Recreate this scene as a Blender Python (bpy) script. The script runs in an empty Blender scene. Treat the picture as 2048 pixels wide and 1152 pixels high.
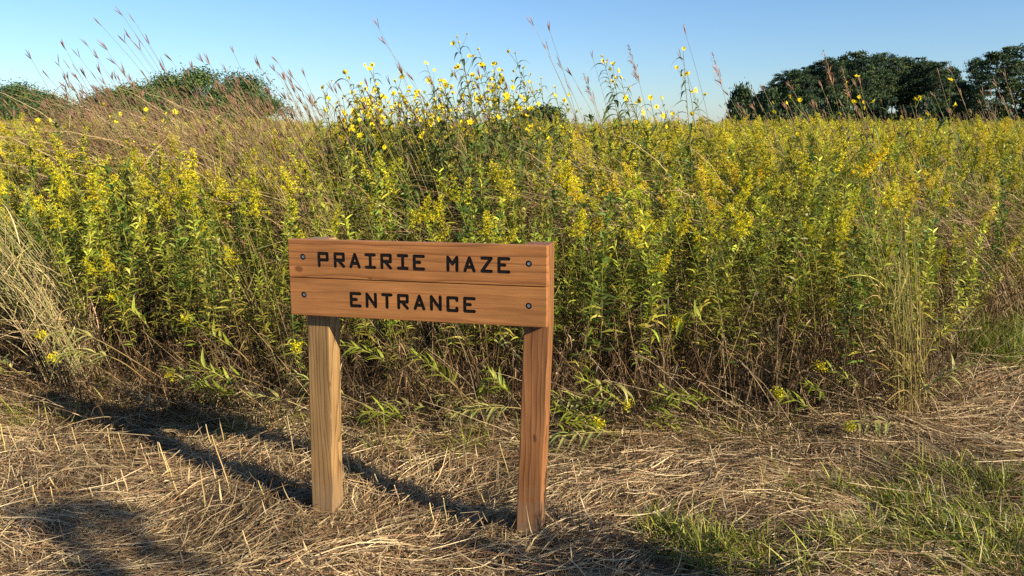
import bpy, bmesh, math
import numpy as np
from mathutils import Vector, Matrix

# ------------------------------------------------------------------ camera, sky, sun, exposure
scene = bpy.context.scene
CAM_H, FPX, YH = 1.48, 1600.0, 255.0          # eye height (m), focal length and horizon row of the 2048x1152 frame
PITCH = math.atan((576.0 - YH) / FPX)
cam_data = bpy.data.cameras.new('camera')
cam_data.sensor_width = 36.0
cam_data.lens = 36.0 * FPX / 2048.0
cam_data.clip_start = 0.05
cam_data.clip_end = 4000.0
cam = bpy.data.objects.new('camera', cam_data)
scene.collection.objects.link(cam)
cam.location = (0, 0, CAM_H)
cam.rotation_euler = (math.pi / 2 - PITCH, 0, 0)
scene.camera = cam

SUN_EL = math.radians(25.0)
SUN_DIR = Vector((0.825, -0.565, 0)).normalized() * math.cos(SUN_EL) + Vector((0, 0, math.sin(SUN_EL)))
world = bpy.data.worlds.new('World')
scene.world = world
world.use_nodes = True
wn = world.node_tree.nodes
sky = wn.new('ShaderNodeTexSky')
sky.sky_type = 'NISHITA'
sky.sun_disc = False
sky.sun_elevation = SUN_EL
sky.sun_rotation = math.atan2(SUN_DIR.x, SUN_DIR.y)
sky.altitude = 0.0
sky.air_density = 0.95
sky.dust_density = 0.3
sky.ozone_density = 6.0
world.node_tree.links.new(sky.outputs[0], wn['Background'].inputs[0])
wn['Background'].inputs[1].default_value = 0.068

sun_data = bpy.data.lights.new('sun', 'SUN')
sun_data.energy = 4.7
sun_data.angle = math.radians(0.5)
sun_data.color = (1.0, 0.85, 0.62)
sun = bpy.data.objects.new('sun', sun_data)
scene.collection.objects.link(sun)
sun.location = (20, -14, 12)
sun.rotation_euler = SUN_DIR.to_track_quat('Z', 'Y').to_euler()

scene.view_settings.view_transform = 'Standard'
scene.view_settings.look = 'None'
scene.view_settings.gamma = 1.0
scene.view_settings.exposure = 1.25
scene.render.engine = 'CYCLES'
scene.cycles.use_denoising = False
scene.cycles.max_bounces = 4
scene.cycles.diffuse_bounces = 2
scene.cycles.glossy_bounces = 2
scene.cycles.transmission_bounces = 4
scene.cycles.caustics_reflective = False
scene.cycles.caustics_refractive = False

# ------------------------------------------------------------------ helpers
rng = np.random.default_rng(7)
FW = np.array([0, math.cos(PITCH), -math.sin(PITCH)])
UP = np.array([0, math.sin(PITCH), math.cos(PITCH)])
RT = np.array([1.0, 0, 0])
CAM = np.array([0, 0, CAM_H])

def at(px, py, Y):
    """photo position -> the point of that line of sight that lies Y metres away from the eye's plane"""
    v = (px - 1024.0) * RT - (py - 576.0) * UP + FPX * FW
    return CAM + v * (Y / v[1])

def ground(px, py):
    v = (px - 1024.0) * RT - (py - 576.0) * UP + FPX * FW
    return CAM + v * (-CAM_H / v[2])

def gz(x, y):
    x = np.asarray(x, float); y = np.asarray(y, float)
    near = np.clip(1.4 - np.abs(y - 3) / 8, 0, 1)
    b = 1.5 * (0.016 * np.sin(2.3 * x + 0.7 * y + 1.0) * np.sin(1.9 * y - 0.5 * x) + 0.011 * np.sin(5.1 * x - 2.0 * y) * np.sin(4.3 * y + 1.7 * x + 2)
         + 0.007 * np.sin(11 * x + 3 * y) * np.sin(9.5 * y - 4 * x))
    return b * near + 0.012 * np.clip(y - 6.0, 0, 30)

def snoise(x, y, s=1.0, ph=0.0):
    x = x * s; y = y * s
    return (np.sin(1.7 * x + 1.1 * y + ph) + np.sin(-1.3 * x + 2.1 * y + 2.3 * ph + 1) + np.sin(2.9 * x - 0.7 * y + 0.7 * ph + 4) + np.sin(0.6 * x + 3.3 * y + 1.9 * ph)) / 4

def unit(v):
    return v / np.maximum(np.linalg.norm(v, axis=-1, keepdims=True), 1e-9)

class Acc:
    """collects strips and tubes of quads with a colour per vertex"""
    def __init__(self):
        self.V, self.F, self.C, self.n = [], [], [], 0
    def add(self, V, F, C):
        self.V.append(V.reshape(-1, 3)); self.F.append(F.reshape(-1, 4) + self.n)
        self.C.append(C.reshape(-1, 3)); self.n += V.size // 3
    def ribbon(self, P, W, S, C):
        """P (N,K,3) centre lines, W (N,K) half widths, S (N,3)|(N,K,3) side directions, C (N,3)|(N,K,3)"""
        N, K = P.shape[:2]
        if S.ndim == 2: S = np.repeat(S[:, None], K, 1)
        if C.ndim == 2: C = np.repeat(C[:, None], K, 1)
        V = np.stack([P - S * W[..., None], P + S * W[..., None]], 2)
        i = (np.arange(N) * K * 2)[:, None] + (np.arange(K - 1) * 2)[None]
        self.add(V, np.stack([i, i + 1, i + 3, i + 2], -1), np.repeat(C[:, :, None], 2, 2))
    def tube(self, P, R, C, sides=3):
        N, K = P.shape[:2]
        if C.ndim == 2: C = np.repeat(C[:, None], K, 1)
        T = unit(np.gradient(P, axis=1))
        ref = np.where(np.abs(T[..., 2:3]) > 0.9, np.array([0, 1.0, 0]), np.array([0, 0, 1.0]))
        A = unit(np.cross(T, ref)); B = np.cross(T, A)
        a = np.arange(sides) * 2 * math.pi / sides
        V = P[:, :, None] + R[:, :, None, None] * (A[:, :, None] * np.cos(a)[:, None] + B[:, :, None] * np.sin(a)[:, None])
        base = (np.arange(N) * K * sides)[:, None, None] + (np.arange(K - 1) * sides)[None, :, None]
        j = np.arange(sides)[None, None]; k = (j + 1) % sides
        self.add(V, np.stack([base + j, base + k, base + sides + k, base + sides + j], -1), np.repeat(C[:, :, None], sides, 2))
    def flakes(self, P, size, C, r, aspect=1.0):
        """small randomly turned diamonds"""
        N = len(P)
        a = unit(r.normal(size=(N, 3))); b = unit(np.cross(a, unit(r.normal(size=(N, 3)))))
        s = np.broadcast_to(np.asarray(size, float), (N,))[:, None]
        V = np.stack([P - a * s, P + b * s * aspect, P + a * s, P - b * s * aspect], 1)
        self.add(V, (np.arange(N) * 4)[:, None] + np.arange(4), np.repeat(C[:, None], 4, 1))
    def mesh(self, name, mat):
        V = np.concatenate(self.V); F = np.concatenate(self.F); C = np.concatenate(self.C)
        me = bpy.data.meshes.new(name)
        me.vertices.add(len(V)); me.vertices.foreach_set('co', V.astype(np.float32).ravel())
        me.loops.add(F.size); me.loops.foreach_set('vertex_index', F.astype(np.int32).ravel())
        me.polygons.add(len(F)); me.polygons.foreach_set('loop_start', (np.arange(len(F)) * 4).astype(np.int32))
        me.polygons.foreach_set('use_smooth', np.ones(len(F), bool))
        at_ = me.attributes.new('col', 'FLOAT_COLOR', 'POINT')
        at_.data.foreach_set('color', np.concatenate([np.clip(C, 0, 1), np.ones((len(C), 1))], 1).astype(np.float32).ravel())
        me.update(calc_edges=True)
        me.materials.append(mat)
        return me

def link(o, parent=None):
    scene.collection.objects.link(o)
    if parent is not None: o.parent = parent
    return o
def obj(name, me, parent=None, kind=None):
    o = link(bpy.data.objects.new(name, me), parent)
    if kind: o['kind'] = kind
    return o
def tag(o, label, cat, group=None, kind=None):
    if label: o['label'] = label
    if cat: o['category'] = cat
    if group: o['group'] = group
    if kind: o['kind'] = kind
    return o
def empty(name, loc=(0, 0, 0), rot=(0, 0, 0), s=1.0):
    o = link(bpy.data.objects.new(name, None))
    o.location = loc; o.rotation_euler = rot; o.scale = (s, s, s); o.empty_display_size = 0.1
    return o

def jit(r, col, n, amt=0.18, hue=0.05):
    """n colours round a base colour"""
    c = np.asarray(col, float) * (1 + r.normal(size=(n, 1)) * amt) * (1 + r.normal(size=(n, 3)) * hue)
    return np.clip(c, 0.004, 0.95)
def mixc(a, b, t):
    return np.asarray(a) * (1 - t) + np.asarray(b) * t

# ------------------------------------------------------------------ materials
def new_mat(name):
    m = bpy.data.materials.new(name); m.use_nodes = True
    nt = m.node_tree
    return m, nt, nt.nodes['Principled BSDF'], nt.nodes['Material Output']

def plant_mat(name, trans=0.3, rough=0.5, spec=0.35, jitter=0.25):
    m, nt, bs, out = new_mat(name)
    a = nt.nodes.new('ShaderNodeAttribute'); a.attribute_name = 'col'
    oi = nt.nodes.new('ShaderNodeObjectInfo')
    mr = nt.nodes.new('ShaderNodeMapRange')
    mr.inputs[3].default_value = 1 - jitter; mr.inputs[4].default_value = 1 + jitter
    nt.links.new(oi.outputs['Random'], mr.inputs[0])
    hs = nt.nodes.new('ShaderNodeHueSaturation')
    nt.links.new(a.outputs['Color'], hs.inputs['Color']); nt.links.new(mr.outputs[0], hs.inputs['Value'])
    nt.links.new(hs.outputs[0], bs.inputs['Base Color'])
    bs.inputs['Roughness'].default_value = rough
    bs.inputs['Specular IOR Level'].default_value = spec
    if trans > 0:
        tr = nt.nodes.new('ShaderNodeBsdfTranslucent'); mx = nt.nodes.new('ShaderNodeMixShader')
        mx.inputs[0].default_value = trans
        nt.links.new(hs.outputs[0], tr.inputs[0])
        nt.links.new(bs.outputs[0], mx.inputs[1]); nt.links.new(tr.outputs[0], mx.inputs[2])
        nt.links.new(mx.outputs[0], out.inputs[0])
    return m
M_LEAF = plant_mat('leaf', 0.30, 0.50, 0.40)
M_FLOWER = plant_mat('flower', 0.35, 0.7, 0.15, 0.12)
M_DRY = plant_mat('dry_straw', 0.15, 0.55, 0.3, 0.2)
M_STRAW = plant_mat('cut_straw', 0.10, 0.5, 0.35, 0.0)
M_CROWN = plant_mat('tree_leaf', 0.2, 0.6, 0.2, 0.15)

def bark_mat():
    m, nt, bs, out = new_mat('bark')
    n = nt.nodes.new('ShaderNodeTexNoise'); n.inputs['Scale'].default_value = 3
    r = nt.nodes.new('ShaderNodeValToRGB')
    r.color_ramp.elements[0].color = (0.03, 0.024, 0.02, 1); r.color_ramp.elements[1].color = (0.10, 0.085, 0.07, 1)
    nt.links.new(n.outputs[0], r.inputs[0]); nt.links.new(r.outputs[0], bs.inputs['Base Color'])
    bs.inputs['Roughness'].default_value = 0.9
    return m
M_BARK = bark_mat()

def soil_mat():
    m, nt, bs, out = new_mat('soil')
    tc = nt.nodes.new('ShaderNodeTexCoord')
    n = nt.nodes.new('ShaderNodeTexNoise'); n.inputs['Scale'].default_value = 9; n.inputs['Detail'].default_value = 8
    r = nt.nodes.new('ShaderNodeValToRGB')
    r.color_ramp.elements[0].position = 0.3; r.color_ramp.elements[0].color = (0.022, 0.014, 0.008, 1)
    r.color_ramp.elements[1].position = 0.75; r.color_ramp.elements[1].color = (0.11, 0.07, 0.036, 1)
    nt.links.new(tc.outputs['Object'], n.inputs['Vector']); nt.links.new(n.outputs[0], r.inputs[0])
    nt.links.new(r.outputs[0], bs.inputs['Base Color'])
    b = nt.nodes.new('ShaderNodeBump'); b.inputs['Strength'].default_value = 0.6; b.inputs['Distance'].default_value = 0.02
    nt.links.new(n.outputs[0], b.inputs['Height']); nt.links.new(b.outputs[0], bs.inputs['Normal'])
    bs.inputs['Roughness'].default_value = 0.95
    return m
M_SOIL = soil_mat()

def wood_mat(name, light, mid, dark, axis, off, ring=26.0, wear=0.0, seed=0.0, knots=(), foot=0.0):
    """grain runs along axis (0 = x, 2 = z); growth rings round a pith line that lies off the board"""
    m, nt, bs, out = new_mat(name)
    N = nt.nodes.new; L = nt.links.new
    tc = N('ShaderNodeTexCoord')
    mp = N('ShaderNodeMapping'); L(tc.outputs['Object'], mp.inputs[0])
    sc = [1.0, 1.0, 1.0]; sc[axis] = 0.16
    mp.inputs['Scale'].default_value = sc; mp.inputs['Location'].default_value = off
    nz = N('ShaderNodeTexNoise'); nz.inputs['Scale'].default_value = 7; nz.inputs['Detail'].default_value = 3
    L(mp.outputs[0], nz.inputs['Vector'])
    vm = N('ShaderNodeVectorMath'); vm.operation = 'SCALE'; vm.inputs['Scale'].default_value = 0.11
    sub = N('ShaderNodeVectorMath'); sub.operation = 'SUBTRACT'; sub.inputs[1].default_value = (0.5, 0.5, 0.5)
    L(nz.outputs['Color'], sub.inputs[0]); L(sub.outputs[0], vm.inputs[0])
    ad = N('ShaderNodeVectorMath'); L(mp.outputs[0], ad.inputs[0]); L(vm.outputs[0], ad.inputs[1])
    wv = N('ShaderNodeTexWave'); wv.wave_type = 'RINGS'; wv.rings_direction = 'XYZ'[axis]
    wv.wave_profile = 'SAW'; wv.inputs['Scale'].default_value = ring; wv.inputs['Distortion'].default_value = 1.2
    wv.inputs['Detail'].default_value = 2; wv.inputs['Detail Scale'].default_value = 1.5
    L(ad.outputs[0], wv.inputs['Vector'])
    r1 = N('ShaderNodeValToRGB')
    e = r1.color_ramp.elements
    e[0].position = 0.0; e[0].color = (*light, 1)
    e[1].position = 1.0; e[1].color = (*dark, 1)
    x = e.new(0.72); x.color = (*mid, 1)
    L(wv.outputs['Fac'], r1.inputs[0])
    # fine fibres
    m2 = N('ShaderNodeMapping'); s2 = [170.0, 170.0, 170.0]; s2[axis] = 5.0
    m2.inputs['Scale'].default_value = s2; L(tc.outputs['Object'], m2.inputs[0])
    n2 = N('ShaderNodeTexNoise'); n2.inputs['Scale'].default_value = 1; n2.inputs['Detail'].default_value = 3
    L(m2.outputs[0], n2.inputs['Vector'])
    # broad blotches of stain
    n3 = N('ShaderNodeTexNoise'); n3.inputs['Scale'].default_value = 6; n3.inputs['Detail'].default_value = 4
    m3 = N('ShaderNodeMapping'); s3 = [1.6, 1.6, 1.6]; s3[axis] = 0.55
    m3.inputs['Scale'].default_value = s3; m3.inputs['Location'].default_value = (seed, seed * 2, seed * 3)
    L(tc.outputs['Object'], m3.inputs[0]); L(m3.outputs[0], n3.inputs['Vector'])
    def mr(src, a, b, lo=0.3, hi=0.7):
        q = N('ShaderNodeMapRange'); q.inputs[1].default_value = lo; q.inputs[2].default_value = hi
        q.inputs[3].default_value = a; q.inputs[4].default_value = b; L(src, q.inputs[0]); return q.outputs[0]
    v = N('ShaderNodeMath'); v.operation = 'MULTIPLY'
    L(mr(n2.outputs[0], 0.80, 1.14), v.inputs[0]); L(mr(n3.outputs[0], 0.72, 1.18), v.inputs[1])
    hs = N('ShaderNodeHueSaturation'); L(r1.outputs[0], hs.inputs['Color']); L(v.outputs[0], hs.inputs['Value'])
    last = hs.outputs[0]
    if wear > 0:   # drying checks: dark hairlines along the grain
        m4 = N('ShaderNodeMapping'); s4 = [38.0, 38.0, 38.0]; s4[axis] = 1.3
        m4.inputs['Scale'].default_value = s4; L(tc.outputs['Object'], m4.inputs[0])
        n4 = N('ShaderNodeTexNoise'); n4.inputs['Scale'].default_value = 1; n4.inputs['Detail'].default_value = 2
        L(m4.outputs[0], n4.inputs['Vector'])
        cr = N('ShaderNodeMix'); cr.data_type = 'RGBA'
        L(mr(n4.outputs[0], wear, 0.0, 0.27, 0.33), cr.inputs[0]); L(last, cr.inputs[6]); cr.inputs[7].default_value = (0.03, 0.017, 0.01, 1)
        last = cr.outputs[2]
    for kx, ky, kz, kr in knots:      # dark round knots with a ring about them
        a1 = N('ShaderNodeVectorMath'); a1.operation = 'SUBTRACT'; a1.inputs[1].default_value = (kx, ky, kz); L(tc.outputs['Object'], a1.inputs[0])
        a2 = N('ShaderNodeVectorMath'); a2.operation = 'MULTIPLY'; q = [1.0, 0.2, 1.0]; q[axis] = 0.6; a2.inputs[1].default_value = q; L(a1.outputs[0], a2.inputs[0])
        a4 = N('ShaderNodeVectorMath'); a4.operation = 'LENGTH'
        a3 = N('ShaderNodeVectorMath'); L(a2.outputs[0], a3.inputs[0])
        sc3 = N('ShaderNodeVectorMath'); sc3.operation = 'SCALE'; sc3.inputs['Scale'].default_value = 0.06 * kr / 0.01; L(sub.outputs[0], sc3.inputs[0]); L(sc3.outputs[0], a3.inputs[1]); L(a3.outputs[0], a4.inputs[0])
        kk = N('ShaderNodeMix'); kk.data_type = 'RGBA'; L(mr(a4.outputs['Value'], 0.75, 0.0, kr * 0.5, kr), kk.inputs[0]); L(last, kk.inputs[6])
        kk.inputs[7].default_value = (dark[0] * 0.45, dark[1] * 0.4, dark[2] * 0.4, 1); last = kk.outputs[2]
    if foot > 0:      # splashed soil and greying near the ground
        sx = N('ShaderNodeSeparateXYZ'); L(tc.outputs['Object'], sx.inputs[0])
        n5 = N('ShaderNodeTexNoise'); n5.inputs['Scale'].default_value = 22; n5.inputs['Detail'].default_value = 5; L(tc.outputs['Object'], n5.inputs['Vector'])
        md5 = N('ShaderNodeMath'); md5.operation = 'MULTIPLY_ADD'; L(n5.outputs[0], md5.inputs[0]); md5.inputs[1].default_value = -0.28; L(sx.outputs[2], md5.inputs[2])
        ft = N('ShaderNodeMix'); ft.data_type = 'RGBA'; L(mr(md5.outputs[0], foot, 0.0, -0.12, 0.06), ft.inputs[0]); L(last, ft.inputs[6]); ft.inputs[7].default_value = (0.15, 0.11, 0.075, 1)
        last = ft.outputs[2]
    L(last, bs.inputs['Base Color'])
    bp = N('ShaderNodeBump'); bp.inputs['Strength'].default_value = 0.35; bp.inputs['Distance'].default_value = 0.0015
    L(n2.outputs[0], bp.inputs['Height']); L(bp.outputs[0], bs.inputs['Normal'])
    bs.inputs['Roughness'].default_value = 0.55
    bs.inputs['Specular IOR Level'].default_value = 0.35
    return m

def flat_mat(name, col, rough=0.5, metal=0.0, spec=0.5):
    m, nt, bs, out = new_mat(name)
    n = nt.nodes.new('ShaderNodeTexNoise'); n.inputs['Scale'].default_value = 120
    r = nt.nodes.new('ShaderNodeValToRGB')
    r.color_ramp.elements[0].color = (*[c * 0.75 for c in col], 1); r.color_ramp.elements[1].color = (*[min(1, c * 1.2) for c in col], 1)
    tc = nt.nodes.new('ShaderNodeTexCoord'); nt.links.new(tc.outputs['Object'], n.inputs['Vector'])
    nt.links.new(n.outputs[0], r.inputs[0]); nt.links.new(r.outputs[0], bs.inputs['Base Color'])
    bs.inputs['Roughness'].default_value = rough; bs.inputs['Metallic'].default_value = metal
    bs.inputs['Specular IOR Level'].default_value = spec
    return m

# ------------------------------------------------------------------ ground
def build_ground():
    xs = np.unique(np.concatenate([np.linspace(-1500, -60, 14), np.linspace(-60, -7, 24), np.arange(-7, 7.01, 0.09), np.linspace(7, 60, 24), np.linspace(60, 1500, 14)]))
    ys = np.unique(np.concatenate([np.linspace(-300, -1, 10), np.arange(-1, 9.01, 0.09), np.linspace(9, 70, 40), np.linspace(70, 2500, 20)]))
    X, Y = np.meshgrid(xs, ys)
    V = np.stack([X, Y, gz(X, Y) - 0.012], -1).reshape(-1, 3)
    nx, ny = len(xs), len(ys)
    i = (np.arange(ny - 1) * nx)[:, None] + np.arange(nx - 1)[None]
    F = np.stack([i, i + 1, i + nx + 1, i + nx], -1).reshape(-1, 4)
    a = Acc(); a.add(V, F, np.ones_like(V))
    tag(obj('ground', a.mesh('ground', M_SOIL)), None, None, kind='structure')
build_ground()

# front line of the standing vegetation and the mown path on the right
FRONT = [(-500, 775), (-100, 770), (60, 765), (220, 800), (420, 815), (620, 830), (800, 850), (1000, 845), (1200, 838), (1400, 842), (1560, 848), (1700, 842), (1830, 838), (1880, 775), (1960, 690), (2100, 655), (2600, 640)]
FX = np.array([ground(*p)[0] for p in FRONT]); FY = np.array([ground(*p)[1] for p in FRONT])
def yfront(x):
    return np.interp(x, FX, FY)

# ------------------------------------------------------------------ plant builders (local origin at the plant's foot)
GREEN = np.array([0.150, 0.190, 0.022]); LIME = np.array([0.29, 0.31, 0.036]); OLIVE = np.array([0.19, 0.185, 0.030])
DEEP = np.array([0.075, 0.125, 0.022])
YEL = np.array([0.72, 0.60, 0.018]); GOLD = np.array([0.72, 0.54, 0.02]); YGRN = np.array([0.47, 0.48, 0.03])
TAN = np.array([0.33, 0.225, 0.110]); PALE = np.array([0.48, 0.375, 0.215]); RUST = np.array([0.21, 0.115, 0.058]); DRYB = np.array([0.13, 0.080, 0.038])
PURP = np.array([0.22, 0.125, 0.09])

def blades(acc, r, base, d, L, w, droop, col, K=4, prof=None, twist=0.6, wind=None):
    """leaf strips: base (N,3), d (N,3) start direction"""
    N = len(base); t = np.linspace(0, 1, K)[None, :, None]
    L = np.broadcast_to(np.asarray(L, float), (N,))[:, None, None]; droop = np.broadcast_to(np.asarray(droop, float), (N,))[:, None, None]
    P = base[:, None] + d[:, None] * L * t - np.array([0, 0, 1.0]) * droop * L * t ** 2
    if wind is not None: P = P + np.asarray(wind)[None, None] * L * t ** 2
    s = unit(np.cross(d, np.array([0, 0, 1.0]) + 1e-3)); n = unit(np.cross(s, d))
    a = r.normal(size=(N, 1)) * twist
    S = s * np.cos(a) + n * np.sin(a)
    if prof is None: prof = {3: [0.5, 1, 0.08], 4: [0.35, 1, 0.75, 0.06], 5: [0.4, 0.9, 1, 0.7, 0.05], 6: [0.6, 0.9, 1, 0.85, 0.55, 0.05]}[K]
    W = np.broadcast_to(np.asarray(w, float), (N,))[:, None] * np.asarray(prof)[None]
    acc.ribbon(P, W, S, col)
    return P

def dirs(r, n, el, spread=0.2):
    az = r.uniform(0, 2 * math.pi, n) if n else np.zeros(0)
    e = el + r.normal(size=n) * spread
    return np.stack([np.cos(az) * np.cos(e), np.sin(az) * np.cos(e), np.sin(e)], -1)

def curve_at(P, t):
    """points on one polyline P (K,3) at parameters t in 0..1"""
    k = t * (len(P) - 1); i = np.clip(k.astype(int), 0, len(P) - 2); f = (k - i)[:, None]
    return P[i] * (1 - f) + P[i + 1] * f

def goldenrod(r, H, flower='full', lean=(0, 0), dry=0.42, leafcol=GREEN, size=1.0):
    st, lf, pl = Acc(), Acc(), Acc()
    t = np.linspace(0, 1, 8)
    P = np.stack([lean[0] * t ** 2 * H + 0.012 * np.sin(5 * t + r.uniform(0, 6)), lean[1] * t ** 2 * H + 0.012 * np.sin(4 * t + r.uniform(0, 6)), H * t], -1)
    nod = r.normal() * 0.16
    P[:, 0] += (nod - 0.05) * H * 0.6 * np.clip(t - 0.55, 0, 1) ** 2 * 2.5; P[:, 1] += r.normal() * 0.10 * H * np.clip(t - 0.5, 0, 1) ** 2 * 2.5; P[-1, 2] -= abs(nod) * 0.25 * H * 0.3
    P[:, :2] -= P[0, :2]
    cs = np.stack([mixc(RUST * 0.7, OLIVE * 1.3, min(1, max(0, (q - 0.25) * 2))) for q in t])
    st.tube(P[None], (0.0036 - 0.0022 * t)[None] * (0.6 + 0.4 * H), cs[None], 4)
    # leaves: green above, dried and curled below
    n = int(120 * H * size)
    q = np.sort(r.uniform(0.06, 0.97, n)); az = np.arange(n) * 2.4 + r.normal(size=n) * 0.4
    drym = q + r.normal(size=n) * 0.07 < dry
    keep = ~drym | (r.random(n) < 0.42)
    q, az, drym = q[keep], az[keep], drym[keep]; n = len(q)
    el = np.where(drym, r.normal(-0.15, 0.5, n), 0.35 + 0.55 * q + r.normal(size=n) * 0.18)
    d = np.stack([np.cos(az) * np.cos(el), np.sin(az) * np.cos(el), np.sin(el)], -1)
    Lf = np.where(drym, r.uniform(0.025, 0.07, n), (0.105 - 0.062 * np.clip((q - 0.5) * 2, 0, 1)) * r.uniform(0.75, 1.2, n))
    w = np.where(drym, 0.0026, 0.0066) * r.uniform(0.7, 1.25, n)
    col = np.where(drym[:, None], mixc(DRYB * 0.38, TAN, r.random((n, 1)) ** 4.0), jit(r, leafcol, n, 0.25, 0.08) * (1 + 1.1 * np.clip(q - 0.5, 0, 1))[:, None])  # low dead leaves coloured darker for shade, top leaves lighter for a bright canopy
    yl = (~drym) & (q < dry + 0.2) & (r.random(n) < 0.35)
    col[yl] = jit(r, np.array([0.34, 0.30, 0.05]), yl.sum(), 0.2)
    blades(lf, r, curve_at(P, q), d, Lf, w, np.where(drym, r.uniform(0.2, 1.6, n), r.uniform(0.15, 0.7, n)), col, 4, twist=np.where(drym[:, None], 1.2, 0.5))
    if flower != 'none':
        nb = {'full': 26, 'bud': 14, 'gold': 30, 'slim': 16}[flower]
        fc = {'full': mixc(YEL, YGRN, r.uniform(0, 0.45)), 'bud': YGRN, 'gold': GOLD, 'slim': mixc(YEL, YGRN, 0.35)}[flower]
        q0 = {'full': 0.85, 'bud': 0.92, 'gold': 0.84, 'slim': 0.86}[flower]
        mx = {'full': 0.085, 'bud': 0.03, 'gold': 0.095, 'slim': 0.035}[flower] * size
        side = r.uniform(0, 2 * math.pi)
        for k in range(nb):
            u = k / (nb - 1)
            b = curve_at(P, np.array([q0 + (0.995 - q0) * u]))[0]
            a = k * 2.4 + r.normal() * 0.3
            Lb = (mx * (1 - u) ** 0.8 + 0.018) * r.uniform(0.7, 1.15)
            dv = np.array([math.cos(a) + 0.4 * math.cos(side), math.sin(a) + 0.4 * math.sin(side), 0.75])
            dv /= np.linalg.norm(dv)
            s = np.linspace(0, 1, 5)[:, None]
            B = b + dv * Lb * s + np.array([0.25 * math.cos(side), 0.25 * math.sin(side), -0.42]) * Lb * s ** 2
            pl.tube(B[None], np.full((1, 5), 0.0009), np.tile(OLIVE * 1.4, (1, 1)), 3)
            m = max(12, int(Lb * 700))
            F = curve_at(B, r.uniform(0.15, 1, m)) + r.normal(size=(m, 3)) * 0.0045 + np.array([0, 0, 0.003])
            pl.flakes(F, r.uniform(0.0022, 0.0046, m), jit(r, fc, m, 0.16, 0.06), r, 0.8)
    return st, lf, (pl if flower != 'none' else None)

def dry_weed(r, H):
    a = Acc(); t = np.linspace(0, 1, 6)
    P = np.stack([r.normal() * 0.12 * t ** 2 * H, r.normal() * 0.12 * t ** 2 * H, H * t], -1)
    c = jit(r, mixc(RUST * 0.45, TAN, r.random() ** 3), 1)
    a.tube(P[None], (0.0028 - 0.0016 * t)[None], c, 3)
    n = int(80 * H)
    q = r.uniform(0.05, 1, n)
    d = dirs(r, n, 0.1, 0.6)
    blades(a, r, curve_at(P, q), d, r.uniform(0.015, 0.06, n), r.uniform(0.0013, 0.0032, n), r.uniform(-0.3, 1.6, n), mixc(DRYB * 0.35, TAN, r.random((n, 1)) ** 5.0), 4, twist=1.5)  # dead-leaf brown darkened to imitate the shade under the stand
    return a

WIND = np.array([-0.42, 0.05, 0.0])

def culm(r, st, bl, hd, foot, H, lean, col, head='blue', nblade=5, wind=1.0):
    t = np.linspace(0, 1, 9)
    az = r.normal() * 0.25
    dx, dy = -math.cos(az), -math.sin(az) * 0.6
    off = (0.45 * t + 0.55 * t ** 2.2) * lean * H
    P = np.stack([foot[0] + dx * off, foot[1] + dy * off, foot[2] + H * t * (1 - 0.10 * lean * t)], -1)
    c0 = jit(r, col, 1, 0.15)[0]
    st.tube(P[None], (0.0025 - 0.0012 * t)[None], np.stack([mixc(c0, c0 * np.array([0.8, 0.95, 0.7]), q) for q in t])[None], 3)
    if nblade:
        q = r.uniform(0.05, 0.72, nblade)
        d = dirs(r, nblade, 1.0, 0.2) + WIND * 0.8 * wind
        cc = jit(r, mixc(col, OLIVE, 0.25 if r.random() < 0.6 else 0.7), nblade, 0.2, 0.07)
        blades(bl, r, curve_at(P, q), unit(d), r.uniform(0.22, 0.46, nblade), r.uniform(0.0017, 0.0032, nblade), r.uniform(0.1, 0.75, nblade), cc, 6, twist=0.8, wind=WIND * 0.7 * wind)
    T = P[-1] - P[-2]; T /= np.linalg.norm(T)
    if head == 'blue':      # three or four finger-like spikes
        k = r.integers(2, 5)
        for i in range(k):
            dv = T + r.normal(size=3) * 0.16; dv /= np.linalg.norm(dv)
            L = r.uniform(0.055, 0.10); s = np.linspace(0, 1, 5)[:, None]
            S = P[-1] - T * r.uniform(0, 0.03) + dv * L * s
            hd.tube(S[None], np.array([[0.0012, 0.0030, 0.0038, 0.0028, 0.0006]]) * r.uniform(0.8, 1.2), jit(r, mixc(PURP, RUST, r.random()), 1), 3)
        if r.random() < 0.5:   # a lower spike from the last node
            b = curve_at(P, np.array([0.88]))[0]; dv = T + np.array([r.normal() * 0.1, 0, 0.12]); dv /= np.linalg.norm(dv)
            S = b + dv * 0.16 * np.linspace(0, 1, 6)[:, None]
            hd.tube(S[None], np.array([[0.0009, 0.0009, 0.0012, 0.0034, 0.0030, 0.0005]]), jit(r, PURP, 1), 3)
    elif head == 'indian':  # loose feathery plume
        n = 46
        q = r.uniform(0.86, 1.0, n); b = curve_at(P, q)
        d = unit(T[None] + r.normal(size=(n, 3)) * 0.35 + WIND * 0.4)
        L = (0.02 + 0.10 * (1 - (q - 0.86) / 0.14)) * r.uniform(0.5, 1, n)
        blades(hd, r, b, d, L, 0.0024, 0.2, jit(r, mixc(RUST, np.array([0.42, 0.22, 0.15]), 0.7), n, 0.2), 5, prof=[0.25, 0.4, 1, 1, 0.2], twist=1.5)
        m = 130
        F = curve_at(P, r.uniform(0.87, 1, m)) + r.normal(size=(m, 3)) * 0.012 + WIND * 0.03
        hd.flakes(F, r.uniform(0.002, 0.005, m), jit(r, np.array([0.40, 0.21, 0.13]), m, 0.25), r, 0.4)
    return P

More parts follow.
